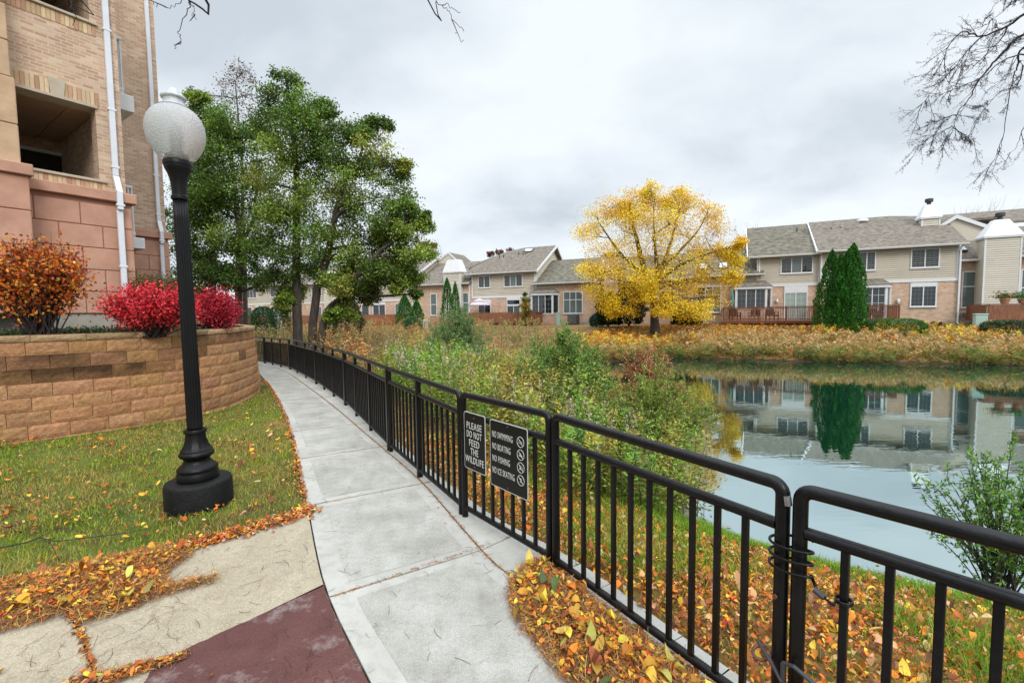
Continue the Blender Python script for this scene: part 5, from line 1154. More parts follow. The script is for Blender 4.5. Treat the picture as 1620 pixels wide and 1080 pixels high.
for i,(px,pt,w,l) in enumerate([(962,462,36,'dark evergreen bush left of the yellow tree trunk'),(995,452,44,'tall dark evergreen bush directly behind the yellow tree'),(1085,485,40,'low dark evergreen bush right of the yellow tree trunk')]): conepx(l,px,pt,0,w,36.2,20+i,5500,cols=[(.012,.035,.014),(.02,.05,.02),(.03,.06,.02)],shape='ball',name='evergreen_bush',ls=.2,lw=.1)
conepx('low blue-green shrub at the corner of the six-pane window house',944,497,0,22,37.5,24,1800,cols=[(.01,.09,.06),(.02,.12,.07)],shape='ball',name='low_shrub')
def hedge(lab,px0,px1,pt,y0,dep,cols,seed,n=9000,name='hedge',ls=.10,lw=.06):
    r=np.random.default_rng(seed); a=aty(px0,pt,y0); b=aty(px1,pt,y0-(px1-px0)/FPX*y0*.48*.9); L=np.hypot(b[0]-a[0],b[1]-a[1]); F=Fr(a[0],a[1],math.atan2(b[1]-a[1],b[0]-a[0])); g=gz((a[0]+b[0])/2,(a[1]+b[1])/2); H=a[2]-g
    T=Thing(name,lab,'hedge',F,(L/2,dep/2,g)); u=r.uniform(-1,1,(n,3)); u/= (np.abs(u)**5).sum(1,keepdims=True)**.2; u*=(1-r.random((n,1))**2*.15)
    P=np.c_[L/2+u[:,0]*L/2,dep/2+u[:,1]*dep/2,g+H*.5+u[:,2]*H*.5*(1-.12*np.abs(u[:,0])**3)]; P+=.05*(vnoise(P[:,0]*3,P[:,2]*3+P[:,1],1.5,seed)[:,None]-.5)*u*2
    V,F_,C=leafquads(P,ls,lw,pal(n,cols,None,.22,r),up=.3,r=r); np_mesh('foliage',V,F_,C,M['leaf'],T.o,T.org); m=MB(); 
    for k in range(9): x=L*(k+.5)/9; m.tube([(x,dep/2,g-.1),(x+.05,dep/2,g+H*.6)],[.03,.015],5)
    T.part('stem',m,M['bark'])
hedge('low mounded bright green hedge right of the arborvitae clump',1366,1472,505,27.6,2.2,[(.05,.13,.02),(.07,.17,.03),(.09,.19,.035)],31)
hedge('dark grey-green clipped hedge below the flower-pot deck',1553,1660,507,25.4,1.6,[(.03,.06,.02),(.05,.08,.03),(.07,.10,.045)],32)
conepx('small reddish dormant bush at the foot of the white downspout house',1482,510,0,18,28.4,33,900,cols=[(.10,.06,.05),(.14,.09,.07)],shape='ball',name='dormant_bush')
tree('birch_sapling','slender yellow-green sapling in front of the board-fenced deck','tree',base_at(832,41),[[(None,0,0,.05),(832,490,0,.04),(832,470,0,.02)]],[(832,475,6,0),(831,485,8,0),(833,495,9,0),(832,503,9,0),(831,465,4,0)],41,60,.14,.09,[(.28,.24,.03),(.16,.2,.03),(.35,.25,.03)],None,None,34)
def baretree(lab,px,y,zt_px,seed,r0=.12,cols=None):
    r=np.random.default_rng(seed); p=aty(px,zt_px,y); g=.5; T=Thing('bare_tree',lab,'tree',WORLD,(p[0],p[1],g)); m=MB(); H=p[2]-g
    def br(a,d,L,rad,k):
        b=a+d*L; m.tube([a,(a+b)/2+r.normal(0,.03*L,3),b],[rad,rad*.8,rad*.6],4,cap=False)
        if k==0: return
        for _ in range(3): br(b if _ else (a+b)/2,nrm(d+r.normal(0,.42,3)+np.array([0,0,.12])),L*r.uniform(.6,.8),rad*.58,k-1)
    br(np.array([p[0],p[1],g]),np.array([0,0,1.]),H*.42,r0,5); T.part('branches',m,M['bark2'])
baretree('distant bare tree above the low roof left of the middle houses',693,75,380,41); baretree('distant bare tree above the ridge beside the yellow tree',1222,58,352,42,.09); baretree('distant bare tree top behind the roof of the chimney house',1520,60,338,43,.09)
tree('maple_tree','distant reddish tree top peeping over the middle roof','tree',(2.5,62,.5),[[(None,0,0,.2),(800,420,0,.1)]],[(776,402,7,0),(790,399,7,0),(805,397,7,0)],62,30,.2,.15,[(.12,.03,.03),(.16,.05,.04)],None,None,44)

# ------------------------------------------------------------ bushes in the raised bed
def bush(name,lab,px,pc,y,rx,rz,z0,cols,n,ls,lw,seed,ncl=70,sig=.07,wild=0.,mt='petal',stems=22,cat='bush',wts=None):
    r=np.random.default_rng(seed); c=aty(px,pc,y); T=Thing(name,lab,cat,WORLD,(c[0],c[1],z0)); m=MB(); P=[];Cc=[]
    for k in range(ncl):
        d=nrm(r.normal(0,1,3)); d[2]=abs(d[2])*1.0-.35*r.random(); rad=r.uniform(.45,1)**.5*(1+wild*max(0,r.normal(0,1)))
        q=np.array([c[0]+d[0]*rx*rad,c[1]+d[1]*rx*rad*.8,c[2]+d[2]*rz*rad])
        q[2]=max(q[2],z0+.12)
        b0=np.array([c[0]+r.normal(0,.08),c[1]+r.normal(0,.06),z0]); mid=b0*.45+q*.55+np.array([0,0,-.10])+r.normal(0,.05,3)
        L=bez(b0,mid,q,6); m.tube(L,list(np.linspace(.012,.003,6)),5,cap=False)
        nn=int(n/ncl*r.uniform(.6,1.4)); t=r.random(nn)**.5; t=.42+.62*t
        X=(b0[None]*(1-t[:,None])**2+2*mid[None]*(t*(1-t))[:,None]+q[None]*(t**2)[:,None])+r.normal(0,sig,(nn,3)); P.append(X)
        cc=pal(nn,cols,wts,.2,r); Cc.append(cc*(1+r.normal(0,.15)))
        for h in range(5):
            e=q+r.normal(0,sig*1.3,3); m.tube([np.array(L[3+h%3]),e],[.003,.0015],3,cap=False)
    T.part('stems',m,M['twig']); P=np.concatenate(P);C=np.clip(np.concatenate(Cc),.003,1); P[:,2]=np.maximum(P[:,2],z0+.02); V,F,C=leafquads(P,ls,lw,C,up=.3,r=r); np_mesh('foliage',V,F,C,M[mt],T.o,T.org); return T
BZ=1.38
bush('orange_bush','orange and rust leafed bush with dark stems at the left of the planting bed',58,440,6.75,.68,.60,BZ,[(.66,.17,.02),(.48,.085,.02),(.70,.30,.03),(.20,.045,.025),(.55,.30,.05)],8200,.058,.036,51,95,.085,wts=[4,4,3,2,1])
bush('burning_bush','bright crimson burning bush sprawling in front of the white downspout',240,487,7.5,.70,.42,BZ,[(.72,.018,.035),(.82,.045,.065),(.50,.012,.022),(.84,.10,.11)],9500,.05,.025,52,110,.065,wild=.12)
bush('burning_bush','darker red rounded burning bush right of the lamp post',338,488,8.9,.42,.42,BZ,[(.48,.018,.035),(.60,.03,.06),(.32,.012,.025)],7500,.05,.028,53,90,.07)
bush('boxwood_hedge','low olive green shrub behind the crimson burning bush',246,452,9.6,.60,.22,BZ+.2,[(.11,.11,.03),(.15,.13,.035),(.08,.09,.025),(.2,.14,.05)],6500,.04,.028,54,80,.06,mt='leaf')
def creeper():
    r=np.random.default_rng(55); n=15000; x=r.uniform(-9,-6.1,n); y=r.uniform(5.0,9.4,n); W2=[(a-.35,b+.15) for a,b in BED]
    k=inpoly(x,y,W2+[(-30,20),(-30,0)]); x=x[k];y=y[k]; z=BZ+np.abs(r.normal(0,.045,len(x)))+.10*vnoise(x,y,3,4)
    P=np.c_[x,y,z]; C=pal(len(x),[(.03,.06,.02),(.05,.09,.025),(.08,.09,.04),(.10,.06,.03)],[4,3,2,1],.25,r); V,F,C=leafquads(P,.05,.03,C,up=.6,r=r); o=np_mesh('ground_cover',V,F,C,M['leaf']); tag(o,'dark green ground cover creeping over the planting bed','ground cover',kind='stuff')
creeper()

# ------------------------------------------------------------ grass, leaves, meadow
FP=[(a,b) for a,b in catmull(FENCE,6)]
def fence_x(y): 
    Y=[p[1] for p in FP]; X=[p[0] for p in FP]; return np.interp(y,Y,X)
LAWN=[(-1.86,3.92),(-2.28,3.46),(-2.76,3.12),(-3.05,2.75),(-3.6,2.2),(-9.5,1.6),(-9.7,4.0),(-8.2,5.22),(-7.06,6.10),(-6.30,6.75),(-5.68,7.7),(-5.47,8.5),(-5.56,9.4),(-6.0,10.8),(-6.1,11.2)]+[tuple(p-np.array([.03,0])) for p in [pline(Lc,q) for q in np.linspace(plen(Lc)[-1]*.66,plen(Lc)[-1]*.3,24)]]
LAWN=[p for p in LAWN if not(p[1]<3.8 and p[0]>-1.8)]
def blades(name,lab,poly,n,h,w,seed,cols,wts,dry=.5,group=None,patch=1.1,mask=None):
    r=np.random.default_rng(seed); xs=[p[0] for p in poly]; ys=[p[1] for p in poly]
    x=r.uniform(min(xs),max(xs),n*3); y=r.uniform(min(ys),max(ys),n*3); k=inpoly(x,y,poly); x=x[k];y=y[k]
    d=np.hypot(x,y); kp=r.random(len(x))<np.clip((3.2/np.maximum(d,1))**1.3,.12,1)
    x=x[kp];y=y[kp]
    if mask is not None: k=mask(x,y,r); x=x[k]; y=y[k]
    x=x[:n];y=y[:n];n=len(x); z=ground_z(x,y); d=np.hypot(x,y); sc=np.clip(d/3.2,1,2.4)**.7
    a=r.uniform(0,2*PI,n); t=r.normal(0,.5,(n,2)); hh=h*r.uniform(.5,1.3,n)*(.7+.6*vnoise(x,y,2.3,seed)); ww=w*sc
    B=np.c_[x,y,z-.005]; o=np.c_[np.cos(a)*ww/2,np.sin(a)*ww/2,np.zeros(n)]; mid=B+np.c_[t[:,0]*hh*.35,t[:,1]*hh*.35,hh*.62]; tip=B+np.c_[t[:,0]*hh*1.0,t[:,1]*hh*1.0,hh*.9]
    V=np.stack([B-o,B+o,mid+o*.6,mid-o*.6,tip],1).reshape(-1,3); i=np.arange(n)[:,None]*5
    F=np.concatenate([i+[0,1,2,3],i+[3,2,4,4]],0)
    ww_=np.array(wts,float); pn=vnoise(x,y,patch,seed+1)*.6+vnoise(x,y,patch*3.3,seed+2)*.4
    C=pal(n,cols,wts,.2,r); dr=np.array([.46,.32,.10]); m=np.clip((pn-dry)*3.2,0,.8)[:,None]*(r.random((n,1))<.8); C=C*(1-m)+dr*m*(.7+.6*r.random((n,1)))
    F3=np.concatenate([i+[0,1,2],i+[0,2,3],i+[3,2,4]],0)
    o=np_mesh(name,V,F3,np.repeat(C,5,0),M['blade']); return tag(o,lab,'grass',None,'stuff')
blades('lawn_grass','green lawn grass mixed with dry blades around the lamp post',LAWN,150000,.050,.0042,61,[(.18,.31,.012),(.28,.38,.02),(.40,.42,.04),(.11,.21,.012)],[4,4,4,1.5],.30)
NEAR=[(FENCE[0][0]+.15,FENCE[0][1]),(1.25,1.72),(.46,2.96),(-.22,3.84),(-1.3,5.7),(-1.2,6.4),(.6,6.6),(2.2,6.9),(2.35,5.9),(2.9,5.05),(3.7,4.42),(4.65,3.92),(7,1.9),(7,.2)]
def nearmask(x,y,r):
    d=pdist(x,y,POND); n=vnoise(x,y,1.2,5); return r.random(len(x))<np.clip(1.35-d/2.4+(n-.5)*2.2,.10,1)
blades('bank_grass','green grass on the bank sloping from the fence to the water',NEAR,115000,.09,.005,62,[(.13,.28,.015),(.20,.35,.025),(.28,.36,.04),(.08,.18,.015)],[4,4,2,2],.66,mask=nearmask)
def fallen(name,lab,x,y,seed,L,cols,wts=None,lift=.012,curl=.35,zf=None,tilt=.35,cat='fallen leaves',mask=None):
    r=np.random.default_rng(seed); n=len(x); z=(ground_z(x,y) if zf is None else zf(x,y))+np.abs(r.normal(0,lift,n))+.004
    # ovate leaf template: 4 stations along the midrib
    st=np.array([0,.18,.5,.8,1.0]); wd=np.array([0,.27,.34,.2,0])
    Ls=L*r.uniform(.55,1.25,n); asp=r.uniform(.45,1.1,n); cu=r.normal(0,curl,n); fold=r.uniform(0,.55,n)
    verts=[]
    for s_,w_ in zip(st,wd):
        b=-(s_-.5)**2*cu*2
        if w_==0: verts.append(np.stack([(s_-.5)*Ls,np.zeros(n),b*Ls],1))
        else:
            for sg in(-1,0,1): verts.append(np.stack([(s_-.5)*Ls,sg*w_*Ls*asp,(b+abs(sg)*w_*fold)*Ls],1))
    T_=np.stack(verts,1)       # n,11,3
    a=r.uniform(0,2*PI,n); ax=r.normal(0,tilt,n); ay=r.normal(0,tilt,n)
    ca,sa=np.cos(a),np.sin(a); X=T_[...,0];Y=T_[...,1];Z=T_[...,2]
    Z2=Z+X*ax[:,None]+Y*ay[:,None]; X2=X*ca[:,None]-Y*sa[:,None]; Y2=X*sa[:,None]+Y*ca[:,None]
    Z2=Z2-Z2.min(1,keepdims=True)*.85
    V=np.stack([X2+x[:,None],Y2+y[:,None],Z2+z[:,None]],-1).reshape(-1,3)
    f=[(0,1,2,2),(0,2,3,3),(1,4,5,2),(2,5,6,3),(4,7,8,5),(5,8,9,6),(7,10,8,8),(8,10,9,9)]
    tri=[]
    for q in f:
        if q[2]==q[3]: tri.append(q[:3])
        else: tri+= [(q[0],q[1],q[2]),(q[0],q[2],q[3])]
    F=(np.arange(n)[:,None,None]*11+np.array(tri)[None]).reshape(-1,3)
    C=np.repeat(pal(n,cols,wts,.3,r),11,0)
    o=np_mesh(name,V,F,C,M['petal']); return tag(o,lab,cat,None,'stuff')
LC_=[(.62,.20,.022),(.50,.13,.018),(.30,.09,.025),(.68,.34,.03),(.72,.50,.05),(.52,.31,.15),(.17,.06,.025),(.50,.05,.02),(.35,.30,.06)]
LW_=[5,5,5,2,1,6,4,.5,.6]
r=np.random.default_rng(70)
def pts_in(poly,n,r,f=None):
    xs=[p[0] for p in poly];ys=[p[1] for p in poly]; x=r.uniform(min(xs),max(xs),n);y=r.uniform(min(ys),max(ys),n); k=inpoly(x,y,poly)
    if f is not None: k&=r.random(n)<f(x,y)
    return x[k],y[k]
def dens(x,y):
    d=pdist(x,y,POND); n=vnoise(x,y,1.5,6); return np.clip((d-.45)/3.0+(n-.5)*1.5,.04,1)
x,y=pts_in(NEAR,18500,r,dens); fallen('fallen_leaves','thick orange and brown leaf litter on the bank beyond the fence',x,y,71,.052,LC_,LW_,.02,curl=.7,tilt=.5)
x,y=pts_in(NEAR,125000,r,lambda x,y:dens(x,y)*.9); fallen('leaf_fragments','small orange leaf fragments scattered over the bank',x,y,72,.026,LC_,[7,6,5,3,1,4,3,.3,.2],.014,tilt=.5)
MID=[(-1.3,5.7),(-3.0,8.85),(-4.9,12),(-7.4,15.8),(-6,17),(-2,12),(.8,9),(2.3,7.5),(2.2,6.5)]
x,y=pts_in(MID,9000,r); fallen('understory_leaves','fallen leaves lying under the weeds along the fence',x,y,73,.06,LC_,LW_,.02)
x,y=pts_in(LAWN,3000,r,lambda x,y:np.clip(.25+1.2*(vnoise(x,y,1.3,9)-.35)+.5*(y<4),0.05,1)); fallen('lawn_leaves','single yellow and brown leaves scattered on the lawn',x,y,74,.066,LC_,[3,2,3,3,3,3,2,.7,.5],.02,zf=lambda x,y:ground_z(x,y)+.022)
x,y=pts_in(LAWN,9000,r,lambda x,y:np.clip(.15+1.2*(vnoise(x,y,1.7,19)-.35)+.5*(y<4),0.03,1)); fallen('lawn_leaflets','tiny dry leaflets caught in the lawn grass',x,y,75,.03,LC_,[4,3,3,2,1,3,2,.3,.2],.02,zf=lambda x,y:ground_z(x,y)+.02)
# drifts: pile by the fence foot and pile at the lawn's edge
def fpl(t,off): 
    p=pline(FP,t); q=pline(FP,t+.02); tt=(q-p)/np.hypot(*(q-p)); n=np.array([-tt[1],tt[0]]); n=n if n@np.array([1,1])<0 else -n; return p+n*off
def pile_pts(n,r,kind):
    X=[];Y=[];H=[]
    if kind=='fence':
        s1=plen(FP); q0=plen(FP[:7])[-1]-.1; 
        P=np.array([(.20,3.06),(.12,3.0),(-.02,2.88),(-.06,2.68),(-.02,2.45),(.10,2.2),(.22,1.98),(.34,1.78),(.5,1.5),(.8,1.1),(1.75,.95),(1.2,1.55),(.9,1.95),(.6,2.42),(.42,2.72),(.30,2.95)])
        x,y=pts_in([tuple(p) for p in P],n*3,r); d=pdist(x,y,[tuple(p) for p in P]); h=.075*np.clip(d/.20,0,1)**.7
        k=r.random(len(x))<np.clip(.25+d/.10,0,1); return x[k][:n],y[k][:n],h[k][:n]
    P=[(-4.2,2.15),(-3.5,2.75),(-3.0,3.05),(-2.7,3.22),(-2.42,3.30),(-2.28,3.15),(-2.30,2.95),(-2.2,2.80),(-1.95,2.9),(-1.9,2.82),(-2.15,2.66),(-2.25,2.52),(-2.42,2.42),(-2.55,2.50),(-2.75,2.38),(-3.1,2.2),(-3.6,1.8)]
    x,y=pts_in(P,n*3,r); d=pdist(x,y,P); h=.065*np.clip(d/.25,0,1)**.7; k=r.random(len(x))<np.clip(.2+d/.10,0,1); return x[k][:n],y[k][:n],h[k][:n]
def needles(name,lab,x,y,z,seed,L=.06,w=.0016,cols=((.30,.12,.035),(.42,.2,.06),(.2,.08,.03),(.5,.3,.1)),tilt=.35):
    r=np.random.default_rng(seed); n=len(x); a=r.uniform(0,2*PI,n); Ls=L*r.uniform(.5,1.4,n); b=r.normal(0,.35,n); t=r.normal(0,tilt,n); c=r.normal(0,.15,n)
    u=np.c_[np.cos(a),np.sin(a),t]; v=np.c_[-np.sin(a),np.cos(a),np.zeros(n)]; c0=np.c_[x,y,z+np.abs(t)*Ls*.5+.003]
    P=[c0+u*(s*Ls)[:,None]+v*((s*s*4-1)*b*Ls*.16)[:,None]+np.array([0,0,1])*((.25-s*s)*c*Ls)[:,None] for s in (-.5*np.ones(n),-.17*np.ones(n),.17*np.ones(n),.5*np.ones(n))]
    V=np.stack([q for p in P for q in (p-v*w/2,p+v*w/2+np.array([0,0,w*.5]))],1).reshape(-1,3); i=np.arange(n)[:,None,None]*8; F=(i+np.array([[0,1,3,2],[2,3,5,4],[4,5,7,6]])[None]).reshape(-1,4)
    o=np_mesh(name,V,F,np.repeat(pal(n,cols,None,.25,r),8,0),M['petal']); return tag(o,lab,'pine needles',None,'stuff')
x,y=pts_in(NEAR,26000,r,dens); needles('bank_needles','dead pine needles and stalks among the leaf litter on the bank',x,y,ground_z(x,y)+.01*r.random(len(x)),76,.055,.0022,tilt=.35)
pz=lambda x,y:path_z(x,y)+.0
for kind,seed,lab in (('fence',80,'at the fence foot spilling onto the sidewalk'),('lawn',81,'drifted against the edge of the tan slab')):
    r=np.random.default_rng(seed); x,y,h=pile_pts(26000,r,kind); needles('needle_pile','brown pine needle drift '+lab,x,y,h*r.random(len(x))**.5,seed,.065,.0020)
    x,y,h=pile_pts(2600,r,kind); fallen('pile_leaflets','small orange leaflets mixed through the drift '+lab,x,y,seed+10,.032,LC_,[6,3,2,5,4,1,1,.5,.6],.006,zf=lambda a,b_,h=h:h)
    x,y,h=pile_pts(170 if kind=='fence' else 80,r,kind); fallen('pile_leaves','large yellow and orange leaves lying on the drift '+lab,x,y,seed+20,.074,[(.60,.42,.05),(.62,.30,.03),(.52,.16,.02),(.42,.36,.08),(.36,.10,.03),(.1,.15,.05)],[4,4,3,3,2,.6],.008,zf=lambda a,b_,h=h:h+.008,tilt=.4,curl=.8)
# litter along joints, lawn edge and scattered over the paving
r=np.random.default_rng(90)
q=r.uniform(plen(Lc)[-1]*.12,plen(Lc)[-1]*.62,2300); P=np.array([pline(Lc,t) for t in q]); P[:,0]-=np.abs(r.normal(0,.05,len(q)))-.02; ok=(P[:,1]>3.7); P=P[ok]
fallen('edge_leaflets','thin line of small leaves along the lawn side of the walk',P[:,0],P[:,1],91,.03,LC_,LW_,.006,zf=lambda x,y:path_z(x,y)-.0)
a=r.uniform(0,1,2600); E_=np.array([pline([(-1.80,3.90),(-2.0,3.64),(-2.26,3.42),(-2.5,3.24),(-2.74,3.08)],max(1e-3,t)*1.25 if t*1.25>1 else t*.0+max(t,.001)) for t in a]); x=E_[:,0]+r.normal(0,.05,len(a)); y=E_[:,1]+r.normal(0.0,.05,len(a))
fallen('apron_edge_leaves','orange leaflets along the top edge of the tan slab',x,y,92,.034,LC_,LW_,.006,zf=lambda x,y:0*x)
q=r.uniform(plen(Jc)[-1]*.10,plen(Jc)[-1]*.8,3800); P=np.array([pline(Jc,t) for t in q])+r.normal(0,.010,(len(q),2))*np.array([1,1]); needles('joint_needles','brown needles packed into the long joint of the walk',P[:,0],P[:,1],pz(P[:,0],P[:,1])-.002,93,.035,.0018,tilt=.05)
q=[(a+(b-a)*t) for a,b in TJ if .5<a[1]<13 for t in r.random(260)]; P=np.array(q)+r.normal(0,.008,(len(q),2)); k=r.random(len(P))<np.clip(vnoise(P[:,0],P[:,1],2.1,5)*1.6-.2,.1,1); P=P[k]
needles('cross_joint_needles','brown needles caught in the cross joints of the walk',P[:,0],P[:,1],pz(P[:,0],P[:,1])-.002,193,.035,.0018,tilt=.05)
walk=[tuple(p) for p in Lc if p[1]>1 and p[1]<16]+[tuple(p) for p in Jc[::-1] if p[1]>1 and p[1]<16]
x,y=pts_in([(-3.3,2.2),(-1.9,3.85),(-1.2,2.8)]+walk,7500,r); k=(y<9)&(r.random(len(x))<np.clip(.25+1.6*(vnoise(x,y,1.1,33)-.35),.06,1)); x=x[k];y=y[k]; needles('scattered_needles','single curved needles and twigs scattered over the paving',x,y,pz(x,y)+.002,94,.085,.0018,cols=((.10,.05,.03),(.22,.11,.05),(.06,.035,.025)),tilt=.03)
APR=[(-3.4,1.5),(-2.9,2.5),(-1.9,3.8),(-1.15,2.75),(-.6,1.9),(.2,.9)]
x,y=pts_in(APR,2600,r,lambda x,y:np.clip(.15+2.5*(vnoise(x,y,2.2,3)-.45),.05,1)); needles('apron_needles','single needles lying on the tan and maroon slabs',x,y,.003+0*x,95,.085,.0017,cols=((.10,.05,.03),(.25,.12,.05),(.06,.035,.025)),tilt=.03)
q=r.random(900)**1.6*.8; E2=np.array([atz(110+230*t,1090-66*t**1.1)[:2] for t in q]); sp_=.004+.026*(1-q/.8); x=E2[:,0]+r.normal(0,1,900)*sp_; y=E2[:,1]+r.normal(0,1,900)*sp_; kk=r.random(900)<.42; x=x[kk]; y=y[kk]; fallen('slab_seam_leaves','orange leaflets gathered where the tan and maroon slabs meet',x,y,196,.034,LC_,LW_,.006,zf=lambda x,y:.003+0*x); needles('slab_seam_needles','needles gathered where the tan and maroon slabs meet',np.tile(x,2)+r.normal(0,.02,2*len(x)),np.tile(y,2)+r.normal(0,.02,2*len(x)),.004+.006*r.random(2*len(x)),197,.06,.0018,tilt=.15)
q=r.random(260); cj=np.array([(-2.92,2.80),(-2.305,2.323),(-1.953,2.027)]); E3=np.array([pline([tuple(c) for c in cj],max(1e-3,min(1.0,t))) for t in q]); x=E3[:,0]+r.normal(0,.012,260); y=E3[:,1]+r.normal(0,.012,260); fallen('slab_joint_leaves','leaf bits caught in the joint of the tan slab',x,y,198,.026,LC_,LW_,.004,zf=lambda x,y:-.004+0*x)
x,y=pts_in(APR,130,r,lambda x,y:np.clip(.3+(vnoise(x,y,2,4)-.5),.05,1)); fallen('apron_leaflets','few orange leaflets on the tan and maroon slabs',x,y,96,.035,LC_,LW_,.002,zf=lambda x,y:.003+0*x)
x,y=pts_in(walk,260,r,lambda x,y:np.clip(1.2-y/6,.1,1)); fallen('walk_leaflets','few orange leaflets on the sidewalk',x,y,97,.03,LC_,LW_,.002,zf=lambda x,y:pz(x,y)+.002)
n=700; x=r.uniform(1.2,9,n); y=r.uniform(3.5,13,n); k=inpoly(x,y,POND)&(pdist(x,y,POND)<.9*r.random(n)**1.5); fallen('floating_leaves','yellow leaves floating near the bank',x[k],y[k],98,.06,[(.5,.36,.08),(.4,.2,.08),(.5,.45,.2)],None,.0,curl=.05,zf=lambda x,y:WZ+.002+0*x,tilt=.01)

def plants(name,lab,x,y,H,seed,nleaf,ls,lw,cols,stemc=(.10,.09,.04),lean=.12,plume=None,plume_n=0,sw=.007,wts=None,lmin=.15,cat='weeds',mt='leaf',bushy=.09,patchc=None):
    r=np.random.default_rng(seed); n=len(x); z=ground_z(x,y); h=H*r.uniform(.6,1.15,n) if np.isscalar(H) else H
    ln_=r.normal(0,lean,(n,2))*h[:,None]; base=np.c_[x,y,z-.03]; tip=base+np.c_[ln_,h]
    sg=4; Vs=[];t=np.linspace(0,1,sg+1)
    a=r.uniform(0,PI,n); o=np.c_[np.cos(a),np.sin(a),np.zeros(n)]*sw
    C0=base[:,None]+ (tip-base)[:,None]*t[None,:,None]; C0[:,:,:2]=base[:,None,:2]+ln_[:,None]*(t[None,:,None]**1.8)
    w=(1-.6*t)[None,:,None]*o[:,None]; V=np.stack([C0-w,C0+w],2).reshape(n,-1,3); nv=(sg+1)*2
    F=(np.arange(n)[:,None,None]*nv+np.array([[2*i,2*i+1,2*i+3,2*i+2] for i in range(sg)])[None]).reshape(-1,4); V=V.reshape(-1,3); C=np.repeat(np.array(stemc)[None]*r.uniform(.6,1.4,(n,1)),nv,0)
    m=n*nleaf; k=np.repeat(np.arange(n),nleaf); tt=lmin+(1-lmin)*r.random(m); pos=base[k]+np.c_[ln_[k]*(tt[:,None]**1.8),h[k]*tt]; aa=r.uniform(0,2*PI,m); out_=np.c_[np.cos(aa),np.sin(aa),r.uniform(-.1,.9,m)]
    rad=(bushy*h[k]*(1.15-tt)*r.random(m)); pos=pos+out_*rad[:,None]
    pn=vnoise(x,y,.75,seed)*.6+vnoise(x,y,2.6,seed+1)*.4; cp=pal(n,cols,wts,.18,r); 
    if patchc is not None: q=np.clip((pn-.50)*4,0,.8)[:,None]; cp=cp*(1-q)+np.array(patchc)*q*r.uniform(.7,1.2,(n,1))
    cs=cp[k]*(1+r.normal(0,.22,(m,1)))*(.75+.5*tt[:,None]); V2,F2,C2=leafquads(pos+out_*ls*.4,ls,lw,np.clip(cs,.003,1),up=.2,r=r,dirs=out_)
    Vs=[V,V2];Fs=[F,F2+len(V)];Cs=[C,C2]
    if plume:
        m=n*plume_n; k=np.repeat(np.arange(n),plume_n); tt=1-.30*r.random(m)**1.3; pos=base[k]+np.c_[ln_[k]*(tt[:,None]**1.8),h[k]*tt]; pos+=nrm(r.normal(0,1,(m,3)))*(.30*h[k]*(1.05-tt)*.6*r.random(m))[:,None]
        V3,F3,C3=leafquads(pos,ls*.8,ls*.35,pal(m,plume,None,.2,r),up=0,r=r); Vs.append(V3);Fs.append(F3+len(V)+len(V2));Cs.append(C3)
    o=np_mesh(name,np.concatenate(Vs),np.concatenate(Fs),np.concatenate(Cs),M[mt]); return tag(o,lab,cat,None,'stuff')
r=np.random.default_rng(100)
def far(x,y): return (x-24.95)*.4328+(y-33.5)*.9015
# green weeds between fence and pond
def zone(n,poly,r,f=None): return pts_in(poly,n,r,f)
GREENW=[(.10,.23,.03),(.16,.31,.04),(.26,.34,.05),(.38,.34,.06),(.06,.14,.025)]
Z1=[(.35,4.7),(-.6,5.6),(-1.4,7.0),(-2.6,9.2),(-3.4,11.5),(-3.2,14),(-1.5,18),(.4,20),(1.0,18),(1.6,14.5),(2.3,11.5),(2.95,8.6),(2.9,6.9),(2.6,5.9),(1.7,4.9)]
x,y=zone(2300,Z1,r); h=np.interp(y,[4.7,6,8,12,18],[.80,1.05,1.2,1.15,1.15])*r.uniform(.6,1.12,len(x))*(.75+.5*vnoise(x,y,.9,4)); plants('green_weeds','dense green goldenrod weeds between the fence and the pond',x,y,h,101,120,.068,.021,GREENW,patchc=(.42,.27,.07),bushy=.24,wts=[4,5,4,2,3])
x,y=zone(1100,Z1,r,lambda x,y:np.clip(vnoise(x,y,.8,7)*2-.6,0,1)); h=np.interp(y,[4.7,8,18],[.8,1.15,1.3])*r.uniform(.75,1.12,len(x)); plants('seeded_weeds','weeds with pale fluffy seed heads among the green goldenrod',x,y,h,102,60,.05,.012,[(.13,.15,.05),(.18,.17,.06),(.2,.14,.07)],plume=[(.62,.55,.40),(.55,.42,.26),(.7,.65,.5)],plume_n=38,bushy=.15)
Z2=[(-2.6,8.6),(-3.6,10.2),(-5.2,13),(-7.6,16.6),(-9.6,19),(-14,24),(-18,34),(-22,44),(-8,42),(2,35.5),(3.2,28),(.2,24),(-.5,19),(-2.5,14)]
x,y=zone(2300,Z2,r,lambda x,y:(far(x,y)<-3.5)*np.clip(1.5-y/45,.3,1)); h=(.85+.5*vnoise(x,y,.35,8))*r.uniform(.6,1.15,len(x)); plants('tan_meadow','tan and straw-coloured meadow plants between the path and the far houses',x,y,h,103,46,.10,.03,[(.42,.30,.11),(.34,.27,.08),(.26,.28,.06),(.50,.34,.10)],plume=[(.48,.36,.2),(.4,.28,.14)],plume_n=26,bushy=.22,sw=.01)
x,y=zone(1500,Z2,r,lambda x,y:(far(x,y)<-3.5)*np.clip(vnoise(x,y,.22,3)*3-1.25,0,1)); h=(1.0+.6*vnoise(x,y,.3,2))*r.uniform(.7,1.15,len(x)); plants('rust_meadow','rust-orange dried bushes in the meadow right of the tree trunks',x,y,h,104,80,.09,.035,[(.46,.18,.05),(.36,.13,.04),(.52,.27,.08),(.30,.13,.06)],bushy=.26,sw=.01,mt='petal')
